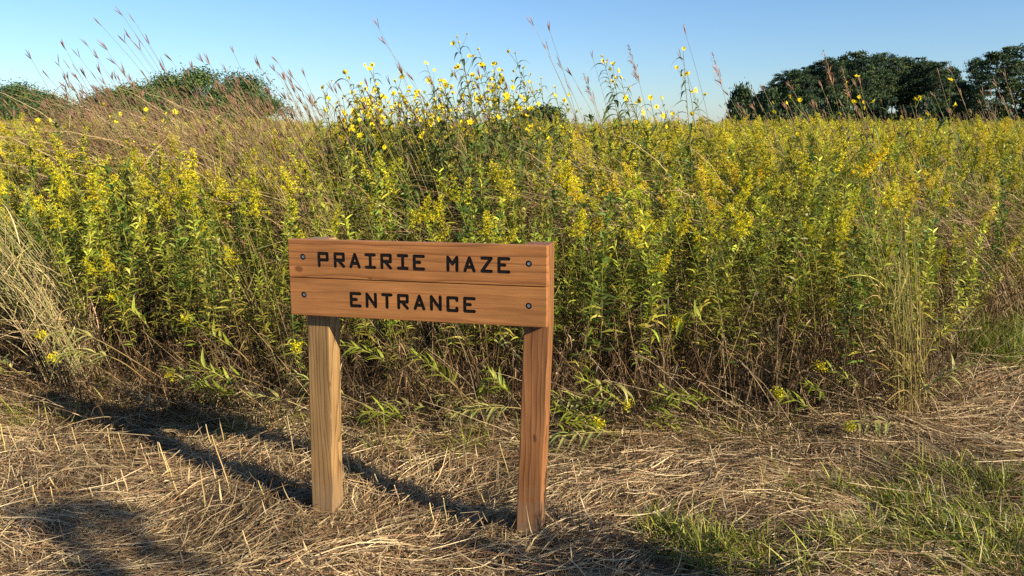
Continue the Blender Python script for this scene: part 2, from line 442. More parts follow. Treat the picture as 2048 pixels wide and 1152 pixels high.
def grass_clump(r, n, H, lean, rad=0.12, col=TAN, head=0.6, green=0.3, nbase=40):
    a = Acc()
    for i in range(n):
        f = np.array([r.normal() * rad, r.normal() * rad, 0])
        c = mixc(col, RUST, r.random() * 0.35) if r.random() > green else mixc(OLIVE * 1.2, TAN, 0.3)
        culm(r, a, a, a, f, H * r.uniform(0.7, 1.08), lean * r.uniform(0.6, 1.3), c, 'blue' if r.random() < head else 'no', 6)
    b = np.stack([r.normal(size=nbase) * rad, r.normal(size=nbase) * rad, np.zeros(nbase)], -1)
    cc = np.where(r.random((nbase, 1)) < green, jit(r, OLIVE, nbase, 0.25), jit(r, col * 0.9, nbase, 0.3))
    blades(a, r, b, unit(dirs(r, nbase, 1.25, 0.15) + WIND * 0.4 * (0.5 + lean)), r.uniform(0.4, 0.95, nbase) * H * 0.6, r.uniform(0.0016, 0.003, nbase), r.uniform(0.1, 0.6, nbase), cc, 6, twist=1.0, wind=WIND * 0.5)
    return a

def droop_clump(r, H, n=95, rad=0.16):
    """old leaning grass whose blades all arch over downwind"""
    a = Acc()
    b = np.stack([r.normal(size=n) * rad, r.normal(size=n) * rad, np.zeros(n)], -1)
    el = r.uniform(1.0, 1.4, n); az = math.pi + r.normal(size=n) * 0.6
    d = np.stack([np.cos(az) * np.cos(el), np.sin(az) * np.cos(el), np.sin(el)], -1)
    t = np.linspace(0, 1, 9)[None, :, None]
    L = (r.uniform(0.75, 1.12, n) * H * 1.35)[:, None, None]
    P = b[:, None] + d[:, None] * L * t + np.array([-0.32, 0.0, -0.42]) * L * t ** 2.6 * r.uniform(0.6, 1.35, n)[:, None, None]
    S = unit(r.normal(size=(n, 3)))
    W = r.uniform(0.0014, 0.0026, n)[:, None] * np.array([0.7, 0.9, 1, 1, 1, 0.9, 0.7, 0.5, 0.1])[None]
    a.ribbon(P, W, S, np.clip(mixc(mixc(RUST, TAN, r.random((n, 1))), PALE, r.random((n, 1)) ** 2), 0, 1))
    k = n // 2
    i = r.integers(0, n, k); q = r.uniform(0.4, 0.95, k)
    B = np.stack([curve_at(P[i[j]], q[j:j + 1])[0] for j in range(k)])
    blades(a, r, B, unit(np.array([-0.8, 0, 0.2]) + r.normal(size=(k, 3)) * 0.45), r.uniform(0.12, 0.35, k), r.uniform(0.001, 0.002, k), r.uniform(0.1, 0.6, k), jit(r, mixc(TAN, RUST, 0.3), k, 0.25), 5, twist=1.2)
    return a

# prototypes -------------------------------------------------------
GR = []     # (stem mesh, leaf mesh, plume mesh | None, joined mesh, height)
spec = [('full', 1.30, GREEN), ('full', 1.22, OLIVE), ('full', 1.35, GREEN), ('slim', 1.25, GREEN), ('bud', 1.15, LIME), ('none', 1.12, GREEN),
        ('none', 1.05, DEEP), ('none', 1.18, OLIVE), ('gold', 1.28, OLIVE), ('full', 1.18, LIME), ('slim', 1.30, DEEP), ('bud', 1.20, GREEN), ('none', 1.2, LIME * 0.8), ('gold', 1.15, GREEN),
        ('full', 1.26, LIME * 0.9), ('slim', 1.2, LIME * 0.8), ('none', 1.1, LIME), ('full', 1.15, GREEN), ('slim', 1.35, OLIVE), ('none', 1.25, OLIVE)]
for i, (fl, H, lc) in enumerate(spec):
    r = np.random.default_rng(100 + i)
    st, lf, pl = goldenrod(r, H, fl, (r.normal() * 0.10 - 0.05, r.normal() * 0.08), r.uniform(0.30, 0.44), lc)
    J = Acc()
    for a in (st, lf, pl):
        if a is None: continue
        for V, F, C in zip(a.V, a.F, a.C): J.n += 0
        V = np.concatenate(a.V); F = np.concatenate(a.F); C = np.concatenate(a.C); J.add(V, F, C)
    GR.append((st.mesh('goldenrod_stem', M_LEAF), lf.mesh('goldenrod_leaves', M_LEAF), pl.mesh('goldenrod_plume', M_FLOWER) if pl else None, J.mesh('goldenrod_whole', M_LEAF), H, fl))

def proto_collection(name, meshes):
    c = bpy.data.collections.new(name)
    for i, me in enumerate(meshes):
        c.objects.link(bpy.data.objects.new('%s_%03d' % (name, i), me))
    return c

def scatter(name, coll, pts, rot, scl, idx, label, cat=None):
    """one stuff object: a cloud of points that grows a plant of the collection on each"""
    n = len(pts)
    me = bpy.data.meshes.new(name)
    me.vertices.add(n); me.vertices.foreach_set('co', np.asarray(pts, np.float32).ravel())
    a = me.attributes.new('rot', 'FLOAT_VECTOR', 'POINT'); a.data.foreach_set('vector', np.asarray(rot, np.float32).ravel())
    a = me.attributes.new('scl', 'FLOAT', 'POINT'); a.data.foreach_set('value', np.asarray(scl, np.float32).ravel())
    a = me.attributes.new('idx', 'INT', 'POINT'); a.data.foreach_set('value', np.asarray(idx, np.int32).ravel())
    me.update()
    o = obj(name, me)
    ng = bpy.data.node_groups.new(name, 'GeometryNodeTree')
    ng.interface.new_socket('Geometry', in_out='INPUT', socket_type='NodeSocketGeometry')
    ng.interface.new_socket('Geometry', in_out='OUTPUT', socket_type='NodeSocketGeometry')
    N = ng.nodes.new; L = ng.links.new
    gi, go = N('NodeGroupInput'), N('NodeGroupOutput')
    iop = N('GeometryNodeInstanceOnPoints'); ci = N('GeometryNodeCollectionInfo')
    ci.inputs['Collection'].default_value = coll
    ci.inputs['Separate Children'].default_value = True; ci.inputs['Reset Children'].default_value = True
    def attr(nm, ty):
        q = N('GeometryNodeInputNamedAttribute'); q.data_type = ty; q.inputs['Name'].default_value = nm
        return [s for s in q.outputs if s.enabled and s.name == 'Attribute'][0]
    L(gi.outputs[0], iop.inputs['Points']); L(ci.outputs[0], iop.inputs['Instance'])
    iop.inputs['Pick Instance'].default_value = True
    L(attr('idx', 'INT'), iop.inputs['Instance Index']); L(attr('rot', 'FLOAT_VECTOR'), iop.inputs['Rotation']); L(attr('scl', 'FLOAT'), iop.inputs['Scale'])
    L(iop.outputs[0], go.inputs[0])
    md = o.modifiers.new('scatter', 'NODES'); md.node_group = ng
    tag(o, label, cat, kind='stuff')
    return o

def in_view(x, y, m=0.5):
    return np.abs(x) < 0.66 * y + m

# ------------------------------------------------------------------ the wooden sign
def build_sign():
    yaw, lean, tilt, W = 0.2518, 0.034, 0.0105, 0.967
    d = np.array([math.cos(yaw) * math.cos(tilt), -math.sin(yaw) * math.cos(tilt), math.sin(tilt)])
    n = np.array([math.sin(yaw), math.cos(yaw), 0])
    u = np.array([0, 0, 1.0]) * math.cos(lean) + n * math.sin(lean)
    u -= d * (u @ d); u /= np.linalg.norm(u)
    n = np.cross(u, d)
    O = np.array([-0.351, 2.7745, 0.945])              # middle of the front face of the two boards
    zb = 0.945
    base = O - u * zb
    M = Matrix(((d[0], n[0], u[0], base[0]), (d[1], n[1], u[1], base[1]), (d[2], n[2], u[2], base[2]), (0, 0, 0, 1)))
    if M.to_3x3().determinant() < 0:
        n = -n; M = Matrix(((d[0], n[0], u[0], base[0]), (d[1], n[1], u[1], base[1]), (d[2], n[2], u[2], base[2]), (0, 0, 0, 1)))
    root = empty('wooden_sign'); root.matrix_world = M
    tag(root, 'routed cedar sign on two posts reading PRAIRIE MAZE ENTRANCE', 'sign')
    cedar_a = wood_mat('cedar_upper', (0.338, 0.146, 0.046), (0.312, 0.129, 0.040), (0.19, 0.070, 0.022), 0, (0.3, 0.0, -1.12), 9.0, 0.0, 3.0, ((-0.445, 0, 0.972, 0.013), (-0.165, 0, 0.951, 0.008)))
    cedar_b = wood_mat('cedar_lower', (0.333, 0.147, 0.048), (0.312, 0.134, 0.043), (0.268, 0.108, 0.033), 0, (0.1, 0.02, -0.55), 7.0, 0.0, 9.0)
    post_l = wood_mat('post_pine', (0.32, 0.200, 0.085), (0.27, 0.158, 0.063), (0.12, 0.064, 0.026), 2, (-0.02, 0.035, 0), 20.0, 0.6, 5.0, ((-0.415, 0.04, 0.33, 0.014), (-0.35, 0.08, 0.52, 0.012)), 0.55)
    post_r = wood_mat('post_red', (0.25, 0.115, 0.043), (0.20, 0.084, 0.030), (0.10, 0.038, 0.015), 2, (0.13, 0.16, 0.2), 18.0, 0.8, 1.0, ((0.43, 0.04, 0.40, 0.012),), 0.75)
    black = flat_mat('black_paint', (0.006, 0.005, 0.005), 0.22, 0.0, 0.6)
    steel = flat_mat('bolt_steel', (0.42, 0.43, 0.45), 0.42, 0.8)
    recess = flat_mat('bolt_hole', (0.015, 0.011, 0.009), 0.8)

    def box(x0, x1, y0, y1, z0, z1, bev):
        bm = bmesh.new(); bmesh.ops.create_cube(bm, size=1.0)
        for v in bm.verts:
            v.co = Vector(((x0 + x1) / 2 + v.co.x * (x1 - x0), (y0 + y1) / 2 + v.co.y * (y1 - y0), (z0 + z1) / 2 + v.co.z * (z1 - z0)))
        if bev: bmesh.ops.bevel(bm, geom=bm.edges[:], offset=bev, segments=2, affect='EDGES', profile=0.6)
        return bm
    # letter strokes on a 1 x 1.5 grid
    G = {'P': [(0, 0, 0, 1.5), (0, 1.5, 1, 1.5), (1, 1.5, 1, .72), (1, .72, 0, .72)],
         'R': [(0, 0, 0, 1.5), (0, 1.5, 1, 1.5), (1, 1.5, 1, .75), (1, .75, 0, .75), (.35, .75, 1, 0)],
         'A': [(0, 0, .5, 1.5), (.5, 1.5, 1, 0), (.18, .42, .82, .42)],
         'I': [(.5, 0, .5, 1.5), (0, 1.5, 1, 1.5), (0, 0, 1, 0)],
         'E': [(0, 0, 0, 1.5), (0, 1.5, 1.05, 1.5), (0, .78, .62, .78), (0, 0, 1.05, 0)],
         'M': [(0, 0, 0, 1.5), (0, 1.5, .5, .72), (.5, .72, 1, 1.5), (1, 1.5, 1, 0)],
         'Z': [(0, 1.5, 1, 1.5), (1, 1.5, 0, 0), (0, 0, 1, 0)],
         'N': [(0, 0, 0, 1.5), (0, 1.5, 1, 0), (1, 0, 1, 1.5)],
         'T': [(0, 1.5, 1, 1.5), (.5, 1.5, .5, 0)],
         'C': [(1, 1.22, 1, 1.5), (1, 1.5, 0, 1.5), (0, 1.5, 0, 0), (0, 0, 1, 0), (1, 0, 1, .28)]}
    def strokes(bm, ch, x, z, w, h, hw0, y0, hw1, y1, step=0.0):
        """each stroke a closed rounded slot that narrows from y0 to y1"""
        for si, (xa, za, xb, zb_) in enumerate(G[ch]):
            a = Vector((x + (xa - 0.5) * w, 0, z + (za - 0.75) * h / 1.5)); b = Vector((x + (xb - 0.5) * w, 0, z + (zb_ - 0.75) * h / 1.5))
            ang = math.atan2((b - a).z, (b - a).x)
            rings = []
            for hw, y in ((hw0, y0 + step * si), (hw1, y1 + step * si)):
                ring = []
                for c, st in ((b, -math.pi / 2), (a, math.pi / 2)):
                    for k in range(7):
                        q = ang + st + math.pi * k / 6
                        ring.append(bm.verts.new((c.x + math.cos(q) * hw, y, c.z + math.sin(q) * hw)))
                rings.append(ring)
            m = len(rings[0])
            for k in range(m):
                bm.faces.new((rings[0][k], rings[0][(k + 1) % m], rings[1][(k + 1) % m], rings[1][k]))
            bm.faces.new(rings[0][::-1]); bm.faces.new(rings[1])
        bmesh.ops.recalc_face_normals(bm, faces=bm.faces[:])
    # pixel columns of the letters in the photograph, carried onto the board (zoomed picture 3.41 x)
    Mi = M.inverted()
    def on_board(zx, zy):
        px, py = 540 + zx * 0.29340, 450 + zy * 0.29340
        v = (px - 1024.0) * RT - (py - 576.0) * UP + FPX * FW
        t = ((O - CAM) @ n) / (v @ n)
        return Mi @ Vector(CAM + v * t)
    line1 = [('P', 362, 237), ('R', 472, 240), ('A', 578, 244), ('I', 683, 247), ('R', 791, 250), ('I', 904, 252), ('E', 1013, 256), ('M', 1243, 265), ('A', 1359, 268), ('Z', 1476, 270), ('E', 1592, 274)]
    line2 = [('E', 582, 510), ('N', 690, 514), ('T', 797, 518), ('R', 906, 524), ('A', 1018, 528), ('N', 1130, 531), ('C', 1243, 541), ('E', 1358, 545)]
    bolts = [(223, 217), (1763, 264), (231, 475), (1763, 552)]
    h2 = 0.1385
    for bi, (z0, z1, mat, line, bl) in enumerate(((zb + 0.0015, zb + 0.0015 + h2, cedar_a, line1, bolts[:2]), (zb - 0.0015 - h2, zb - 0.0015, cedar_b, line2, bolts[2:]))):
        bm = box(-W / 2, W / 2, 0, 0.038, z0, z1, 0.0022)
        me = bpy.data.meshes.new('board'); bm.to_mesh(me); bm.free()
        me.materials.append(mat); me.materials.append(black); me.materials.append(recess)
        o = obj('board', me, root)
        cb = bmesh.new()
        zs = [on_board(zx, zy) for _, zx, zy in line]
        zmid = sum(p.z for p in zs) / len(zs)
        lh, lw, hw = 0.0450, 0.0330, 0.0063
        places = []
        for (ch, zx, zy), p in zip(line, zs):
            z = zmid + (p.z - zmid) * 0.5
            places.append((ch, p.x, z)); strokes(cb, ch, p.x, z, lw, lh, hw + 0.0004, -0.002, 0.0036, 0.0062, 0.00007)
        for f in cb.faces: f.material_index = 1
        k = len(cb.faces)
        for zx, zy in bl:
            p = on_board(zx, zy)
            mt = Matrix.Translation((p.x, 0.004, p.z)) @ Matrix.Rotation(math.pi / 2, 4, 'X')
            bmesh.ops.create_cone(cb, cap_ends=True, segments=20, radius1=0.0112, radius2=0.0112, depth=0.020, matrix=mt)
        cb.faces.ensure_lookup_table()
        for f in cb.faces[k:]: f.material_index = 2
        bmesh.ops.recalc_face_normals(cb, faces=cb.faces[:])
        cm = bpy.data.meshes.new('cutter'); cb.to_mesh(cm); cb.free()
        for q in (mat, black, recess): cm.materials.append(q)
        co = link(bpy.data.objects.new('cutter', cm), root)
        md = o.modifiers.new('rout', 'BOOLEAN'); md.operation = 'DIFFERENCE'; md.solver = 'EXACT'; md.use_self = True; md.object = co
        md.material_mode = 'INDEX'
        bpy.context.view_layer.update()
        dg = bpy.context.evaluated_depsgraph_get()
        cut = bpy.data.meshes.new_from_object(o.evaluated_get(dg))
        o.modifiers.clear(); o.data = cut
        bpy.data.objects.remove(co)
        for ch, x, z in places:          # the paint that fills the bottom of each routed letter
            lb = bmesh.new(); strokes(lb, ch, x, z, lw, lh, 0.0040, 0.0042, 0.0033, 0.0072, 0.0001)
            lm = bpy.data.meshes.new('letter'); lb.to_mesh(lm); lb.free(); lm.materials.append(black)
            obj('letter', lm, o)
        for zx, zy in bl:
            p = on_board(zx, zy)
            hb = bmesh.new()
            bmesh.ops.create_cone(hb, cap_ends=True, segments=6, radius1=0.0074, radius2=0.0074, depth=0.010, matrix=Matrix.Translation((p.x, 0.0085, p.z)) @ Matrix.Rotation(math.pi / 2, 4, 'X'))
            bmesh.ops.bevel(hb, geom=hb.edges[:], offset=0.0012, segments=2, affect='EDGES')
            hm = bpy.data.meshes.new('bolt'); hb.to_mesh(hm); hb.free(); hm.materials.append(steel)
            obj('bolt', hm, o)
    for x0, mat, top, dz in ((-W / 2 + 0.044, post_l, 0.147, 0.0), (W / 2 - 0.0885, post_r, 0.149, 0.0)):
        bm = box(x0, x0 + 0.0885, 0.0385, 0.127, -0.35, zb + top - 0.008, 0.0035)
        # a little unevenness along the arrises
        bmesh.ops.subdivide_edges(bm, edges=[e for e in bm.edges if abs((e.verts[0].co - e.verts[1].co).z) > 0.5], cuts=14, use_grid_fill=True)
        rr = np.random.default_rng(int(x0 * 1000) & 255)
        for v in bm.verts:
            if -0.3 < v.co.z < zb + 0.1: v.co.x += rr.normal() * 0.0002; v.co.y += abs(rr.normal()) * 0.0002
        for v in bm.verts: v.co.x -= (0.016 if x0 < 0 else 0.030) * (1 - v.co.z / 0.80) if v.co.z < 0.80 else 0.0      # the posts lean a little
        pm = bpy.data.meshes.new('post'); bm.to_mesh(pm); bm.free(); pm.materials.append(mat)
        obj('post', pm, root)
    return root
build_sign()

# ------------------------------------------------------------------ trees
def tree_parts(r, H, crown_from, rad, nclump, per, leaf, cols, flat=0.55, trunk_r=0.16, skirt=False, lobes=None):
    tr, cr = Acc(), Acc()
    t = np.linspace(0, 1, 8)
    P = np.stack([np.cumsum(r.normal(size=8)) * 0.10 * t, np.cumsum(r.normal(size=8)) * 0.10 * t, H * 0.93 * t], -1)
    tr.tube(P[None], (trunk_r * (1 - 0.85 * t) + 0.015)[None], np.ones((1, 3)), 6)
    u = r.random(nclump)
    z = H * (crown_from + (1 - crown_from) * u)
    prof = np.sqrt(np.clip(1 - ((u - 0.42) / 0.62) ** 2, 0.04, 1)) if not skirt else np.sqrt(np.clip(1 - (u * 0.97) ** 2.2, 0.03, 1))
    a = r.uniform(0, 2 * math.pi, nclump); rr = rad * prof * np.sqrt(r.uniform(0.12, 1.0, nclump))
    if lobes is not None:
        rr *= 1 + 0.38 * np.sin(a * lobes + z * 1.3); z = z * (1 + 0.07 * np.sin(a * 5))
    C = np.stack([rr * np.cos(a), rr * np.sin(a), z], -1) + np.concatenate([P[np.clip((u * 7).astype(int), 0, 7), :2], np.zeros((nclump, 1))], 1)
    # limbs from the trunk out to the clumps
    k = min(nclump, 26); i = r.permutation(nclump)[:k]
    b = curve_at(P, np.clip((C[i, 2] / H) * 0.95 - 0.13, 0.05, 0.9))
    s = np.linspace(0, 1, 5)[None, :, None]
    B = b[:, None] * (1 - s) + C[i][:, None] * s + np.array([0, 0, 1.0]) * (s * (1 - s)) * -0.25
    tr.tube(B, np.linspace(0.05, 0.012, 5)[None].repeat(k, 0) * trunk_r / 0.16, np.ones((k, 3)), 4)
    cs = rad * r.uniform(0.20, 0.36, nclump)
    Q = np.repeat(C, per, 0) + r.normal(size=(nclump * per, 3)) * np.repeat(cs, per)[:, None] * np.array([0.6, 0.6, 0.6 * flat])
    Q = Q[Q[:, 2] > 0.1]
    ci = r.integers(0, len(cols), nclump).repeat(per)[:len(Q)]
    col = np.asarray(cols)[ci] * (1 + r.normal(size=(len(Q), 1)) * 0.2)
    cr.flakes(Q, leaf * r.uniform(0.6, 1.3, len(Q)), np.clip(col, 0.004, 1), r, 0.6)
    return tr.mesh('trunk', M_BARK), cr.mesh('crown', M_CROWN)

def put_tree(name, pm, loc, s, rz, label, group):
    e = empty(name, loc, (0, 0, rz))
    e.scale = (s[0], s[0], s[1]) if isinstance(s, tuple) else (s, s, s)
    obj('trunk', pm[0], e); obj('crown', pm[1], e)
    return tag(e, label, 'tree', group)

DK = [(0.030, 0.060, 0.036), (0.042, 0.078, 0.034), (0.070, 0.100, 0.032)]
LT = [(0.065, 0.115, 0.030), (0.045, 0.095, 0.035), (0.105, 0.140, 0.036)]
def build_trees():
    r = np.random.default_rng(31)
    wood = [tree_parts(np.random.default_rng(40 + i), 15.0, 0.37 + 0.05 * (i % 3), 2.7 + 0.3 * (i % 2), 70, 80, 0.185, DK, 0.38, 0.16) for i in range(5)]
    # skyline of the wood on the right: top row of the photograph at each column
    sx = [1478, 1500, 1530, 1560, 1600, 1640, 1680, 1700, 1740, 1770, 1800, 1840, 1870, 1895, 1920]
    sy = [216, 198, 172, 150, 130, 119, 112, 106, 108, 106, 116, 112, 118, 130, 150]
    k = 0
    for i, px in enumerate(np.concatenate([np.linspace(1500, 1915, 28), np.linspace(1492, 1930, 18)])):
        Y = 140 + r.uniform(-6, 20)
        top = np.interp(px, sx, sy) + r.uniform(-3, 8) + (0 if i < 28 else r.uniform(8, 26))
        p = at(px, top, Y); g = float(gz(p[0], Y))
        hh = (p[2] - g) / 15.0
        edge = px < 1545
        lab = 'short dark tree at the low left end of the wood on the right' if edge else ('slender dark tree in the left third of the right wood' if px < 1670 else 'slender dark tree in the middle of the right wood' if px < 1790 else 'slender dark tree in the right third of the right wood')
        put_tree('woodland_tree', wood[k % 5], (p[0], Y, g - 0.1), (max(0.5, hh * 0.9), hh), r.uniform(0, 6), lab, 'low trees at the end of the wood' if edge else lab.split(' in ')[1])
        k += 1
    for px, top, Y, lab in ((1955, 116, 128, 'small pointed dark tree between the wood and the tallest trees'), (2005, 92, 120, 'tall broad dark tree near the right edge of the picture'),
                            (2045, 88, 122, 'tallest dark tree, cut by the right edge of the picture'), (1975, 150, 118, 'low dark tree under the tall trees on the right'), (2085, 96, 122, None), (1935, 165, 124, 'low dark tree in the dip right of the wood')):
        p = at(px, top, Y); g = float(gz(p[0], Y)); hh = (p[2] - g) / 15.0
        if lab is None: lab = 'dark tree mostly outside the right edge of the picture'
        put_tree('woodland_tree', wood[k % 5], (p[0], Y, g - 0.1), (max(0.6, hh * (0.75 if 'pointed' in lab else 1.15)), hh), r.uniform(0, 6), lab, None); k += 1
    shrub = tree_parts(np.random.default_rng(58), 4.0, 0.03, 2.4, 60, 60, 0.2, DK, 0.8, 0.1, True)
    for i, px in enumerate(np.linspace(1486, 2060, 22)):
        Y = 128 + r.uniform(-4, 14); p = at(px, 215, Y); g = float(gz(p[0], Y)); hh = r.uniform(0.8, 1.5) * (1.35 if px < 1560 else 1.0)
        e = empty('shrub', (p[0], Y, g - 0.1), (0, 0, r.uniform(0, 6))); e.scale = (1, 1, hh)
        obj('trunk', shrub[0], e); obj('crown', shrub[1], e); tag(e, 'dark shrub at the foot of the right wood', 'shrub', 'shrubs under the wood')
    # rounded trees on the left
    bush = [tree_parts(np.random.default_rng(60 + i), 7.0, 0.04, 3.4, 95, 190, 0.115, LT if i != 1 else LT[:2] + DK[1:2], 0.8, 0.2, True, 3) for i in range(4)]
    B = [(-40, 196, 60, 1.1, 'pale green rounded tree cut by the left edge of the picture'), (48, 176, 74, 1.0, 'blue-green rounded tree behind the left end of the field'),
         (92, 186, 70, 0.75, 'narrow open-topped tree beside the gap in the left trees'), (75, 212, 58, 0.9, 'low pale green bush in front of the left trees'),
         (160, 216, 66, 0.6, 'small bush right of the gap in the left trees'), (205, 190, 60, 0.95, 'low olive tree at the left of the long rounded thicket'),
         (262, 172, 60, 1.0, 'olive rounded tree in the middle of the left thicket'), (335, 162, 64, 0.95, 'green rounded tree left of the tallest one in the left thicket'),
         (395, 150, 62, 1.05, 'tallest green rounded tree of the left thicket'), (465, 158, 63, 0.95, 'green rounded tree right of the tallest one in the left thicket'),
         (520, 190, 60, 0.8, 'low rounded tree at the right end of the left thicket'), (300, 200, 54, 0.9, 'dark low bush in front of the left thicket'), (430, 200, 55, 0.9, 'olive low bush behind the tan grass')]
    for i, (px, top, Y, ws, lab) in enumerate(B):
        p = at(px, top, Y); g = float(gz(p[0], Y)); hh = (p[2] - g) / 7.0
        put_tree('rounded_tree', bush[i % 4], (p[0], Y, g - 0.1), (ws * 0.85, hh), r.uniform(0, 6), lab, None)
    # an unseen slender tree, added behind the camera to shadow the lower left
    sap = tree_parts(np.random.default_rng(90), 4.25, 0.5, 0.22, 60, 36, 0.035, LT, 0.9, 0.035)
    put_tree('shadow_tree', sap, (5.52, -2.62, float(gz(5.52, -2.62))), (1.0, 1.0), 0.4, 'slender tree added outside the picture to cast a shadow across the lower left', None)
    # a far line of trees on the horizon between
    far = tree_parts(np.random.default_rng(80), 10.0, 0.05, 6.0, 60, 60, 0.6, DK, 0.8, 0.3, True)
    for i, (px, tp) in enumerate(((1074, 219), (1090, 216))):
        Y = 330 + r.uniform(-20, 40); p = at(px, tp, Y); g = float(gz(p[0], Y)); hh = (p[2] - g) / 10.0
        put_tree('distant_tree', far, (p[0], Y, g - 0.2), (1.3, hh), r.uniform(0, 6), 'tiny dark tree low on the far horizon behind the prairie plants', 'far horizon trees')
build_trees()

# ------------------------------------------------------------------ goldenrod stand
def stand_points():
    r = np.random.default_rng(11)
    step = 0.15
    X, Y = np.meshgrid(np.arange(-6.5, 7.5, step), np.arange(3.4, 9.2, step))
    x = X.ravel() + r.uniform(-0.5, 0.5, X.size) * step * 1.5; y = Y.ravel() + r.uniform(-0.5, 0.5, X.size) * step * 1.5
    k = (y > yfront(x) + 0.06 * r.random(x.size)) & in_view(x, y, 0.6)
    return x[k], y[k]
def height_field(x, y, r):
    dfr = y - yfront(x)
    h = 0.93 + 0.32 * np.clip(dfr / 1.8, 0, 1) + 0.10 * np.clip((dfr - 1.8) / 4, 0, 1)
    h += 0.10 * snoise(x, y, 1.3, 1.0) + r.normal(size=x.size) * 0.11
    h -= 0.25 * np.exp(-((x - 3.1) / 0.55) ** 2 - ((y - 5.3) / 0.9) ** 2)
    return h
def choose(x, y, r):
    """which kind of goldenrod grows where: patches of bloom, of old gold and of leafy stems"""
    f = snoise(x, y, 1.7, 3.0) + 0.35 * r.normal(size=x.size)
    front = (y - yfront(x)) < 0.55
    kinds = {'bloom': [0, 1, 2, 9, 14, 17], 'mid': [3, 10, 4, 11, 15, 18], 'leafy': [5, 6, 7, 12, 16, 19], 'gold': [8, 13, 1, 2, 14, 17]}
    out = np.zeros(x.size, int)
    for i in range(x.size):
        if x[i] > 0.4 and not front[i] and f[i] > -0.1 and r.random() < 0.20 + 0.12 * (x[i] > 1.2): g = 'gold'
        elif front[i]: g = 'leafy' if r.random() < 0.74 else ('mid' if r.random() < 0.7 else 'bloom')
        elif f[i] > 0.44 + 0.28 * (-1.1 < x[i] < 0.6) - 0.40 * (x[i] < -1.6 and y[i] > 5.2): g = 'bloom' if r.random() < 0.8 else 'mid'
        elif f[i] > -0.05: g = 'mid' if r.random() < 0.5 else ('leafy' if r.random() < 0.85 else 'bloom')
        else: g = 'leafy' if r.random() < 0.78 else 'mid'
        out[i] = kinds[g][r.integers(6)]
    return out
def build_goldenrod():
    r = np.random.default_rng(12)
    x, y = stand_points()
    h = height_field(x, y, r); idx = choose(x, y, r)
    rot = np.stack([r.normal(size=x.size) * 0.09, r.normal(size=x.size) * 0.11 - 0.06, r.uniform(0, 6.28, x.size)], -1)
    z = gz(x, y) - 0.01
    hs = np.array([GR[i][4] for i in idx]); s = h / hs
    vis = in_view(x, y, -0.05) & (y > 3.6)
    order = np.argsort(np.where(vis, y - 0.5 * (h - 1.0) + r.normal(size=x.size) * 0.25, 99))
    near = order[:300]
    lab = {'full': 'goldenrod with full yellow plume', 'slim': 'goldenrod with narrow yellow spike', 'bud': 'goldenrod with small greenish tip', 'none': 'leafy flowerless goldenrod', 'gold': 'goldenrod with old golden plume'}
    grp = {'full': 'goldenrods in full yellow bloom', 'slim': 'goldenrods with narrow spikes', 'bud': 'goldenrods with greenish tips', 'none': 'leafy goldenrods without flowers', 'gold': 'goldenrods with old golden plumes'}
    zones = [(-9, 'at the far left by the pale leaning straw'), (260, 'in the dark stand left of the sign'), (570, 'behind the left half of the sign'), (840, 'behind the right half of the sign'), (1100, 'just right of the right post'),
             (1380, 'midway between the sign and the path'), (1650, 'at the corner of the mown path'), (1860, 'behind the mown path at far right')]
    for i in near:
        g = GR[idx[i]]
        col_px = 1024 + FPX * x[i] / (y[i] * math.cos(PITCH) + (CAM_H - 0.8) * math.sin(PITCH))
        zone = [zt for z0, zt in zones if col_px >= z0 or z0 < 0][-1]
        e = empty('goldenrod', (x[i], y[i], z[i]), rot[i], float(s[i]))
        obj('stem', g[0], e); obj('leaves', g[1], e, 'stuff')
        if g[2]: obj('flower_plume', g[2], e)
        tag(e, lab[g[5]] + ' ' + zone, 'plant', grp[g[5]] + ' ' + zone)
    for i in range(44):      # the same plants, added unseen right of the camera to shade the foreground
        bx, by = 1.92 + r.normal() * 0.16, 1.40 + r.normal() * 0.12; g = GR[r.integers(len(GR))]
        e = empty('goldenrod', (bx, by, float(gz(bx, by))), (r.normal() * 0.08, r.normal() * 0.08, r.uniform(0, 6)), 0.88 * r.uniform(0.85, 1.05))
        obj('stem', g[0], e); obj('leaves', g[1], e, 'stuff')
        if g[2]: obj('flower_plume', g[2], e)
        tag(e, 'goldenrod added outside the picture to cast the shadow near the right post', 'plant', 'goldenrods added as shadow casters')
    rest = np.setdiff1d(np.arange(x.size), near)
    coll = proto_collection('goldenrod_proto', [g[3] for g in GR])
    # the field behind, thinning out with distance
    n = 10500
    yy = 8.6 * np.exp(r.random(n) * math.log(120 / 8.6)); xx = r.uniform(-1, 1, n) * (0.66 * yy + 1.5)
    fy = r.random(n) < np.clip(0.45 + 0.55 * (xx / yy > 0.12) + 0.5 * (xx / yy < -0.3), 0, 1)
    xx, yy = xx[fy], yy[fy]; n = len(xx)
    far_i = np.where(r.random(n) < 0.26 + 0.12 * (xx / yy > 0.2), r.choice([0, 1, 2, 9, 8, 13, 3, 14, 17, 18], n), r.choice([4, 5, 7, 12, 11, 15, 16, 19], n))
    hh = 1.38 + 0.10 * snoise(xx, yy, 0.5, 2.0) + r.normal(size=n) * 0.10
    P = np.concatenate([np.stack([x, y, z], -1)[rest], np.stack([xx, yy, gz(xx, yy)], -1)])
    R = np.concatenate([rot[rest], np.stack([r.normal(size=n) * 0.08, r.normal(size=n) * 0.08 - 0.08, r.uniform(0, 6.28, n)], -1)])
    S = np.concatenate([s[rest], hh / np.array([GR[i][4] for i in far_i])]); I = np.concatenate([idx[rest], far_i])
    scatter('goldenrod_field', coll, P, R, S, I, 'mass of yellow flowering goldenrod filling the prairie behind')
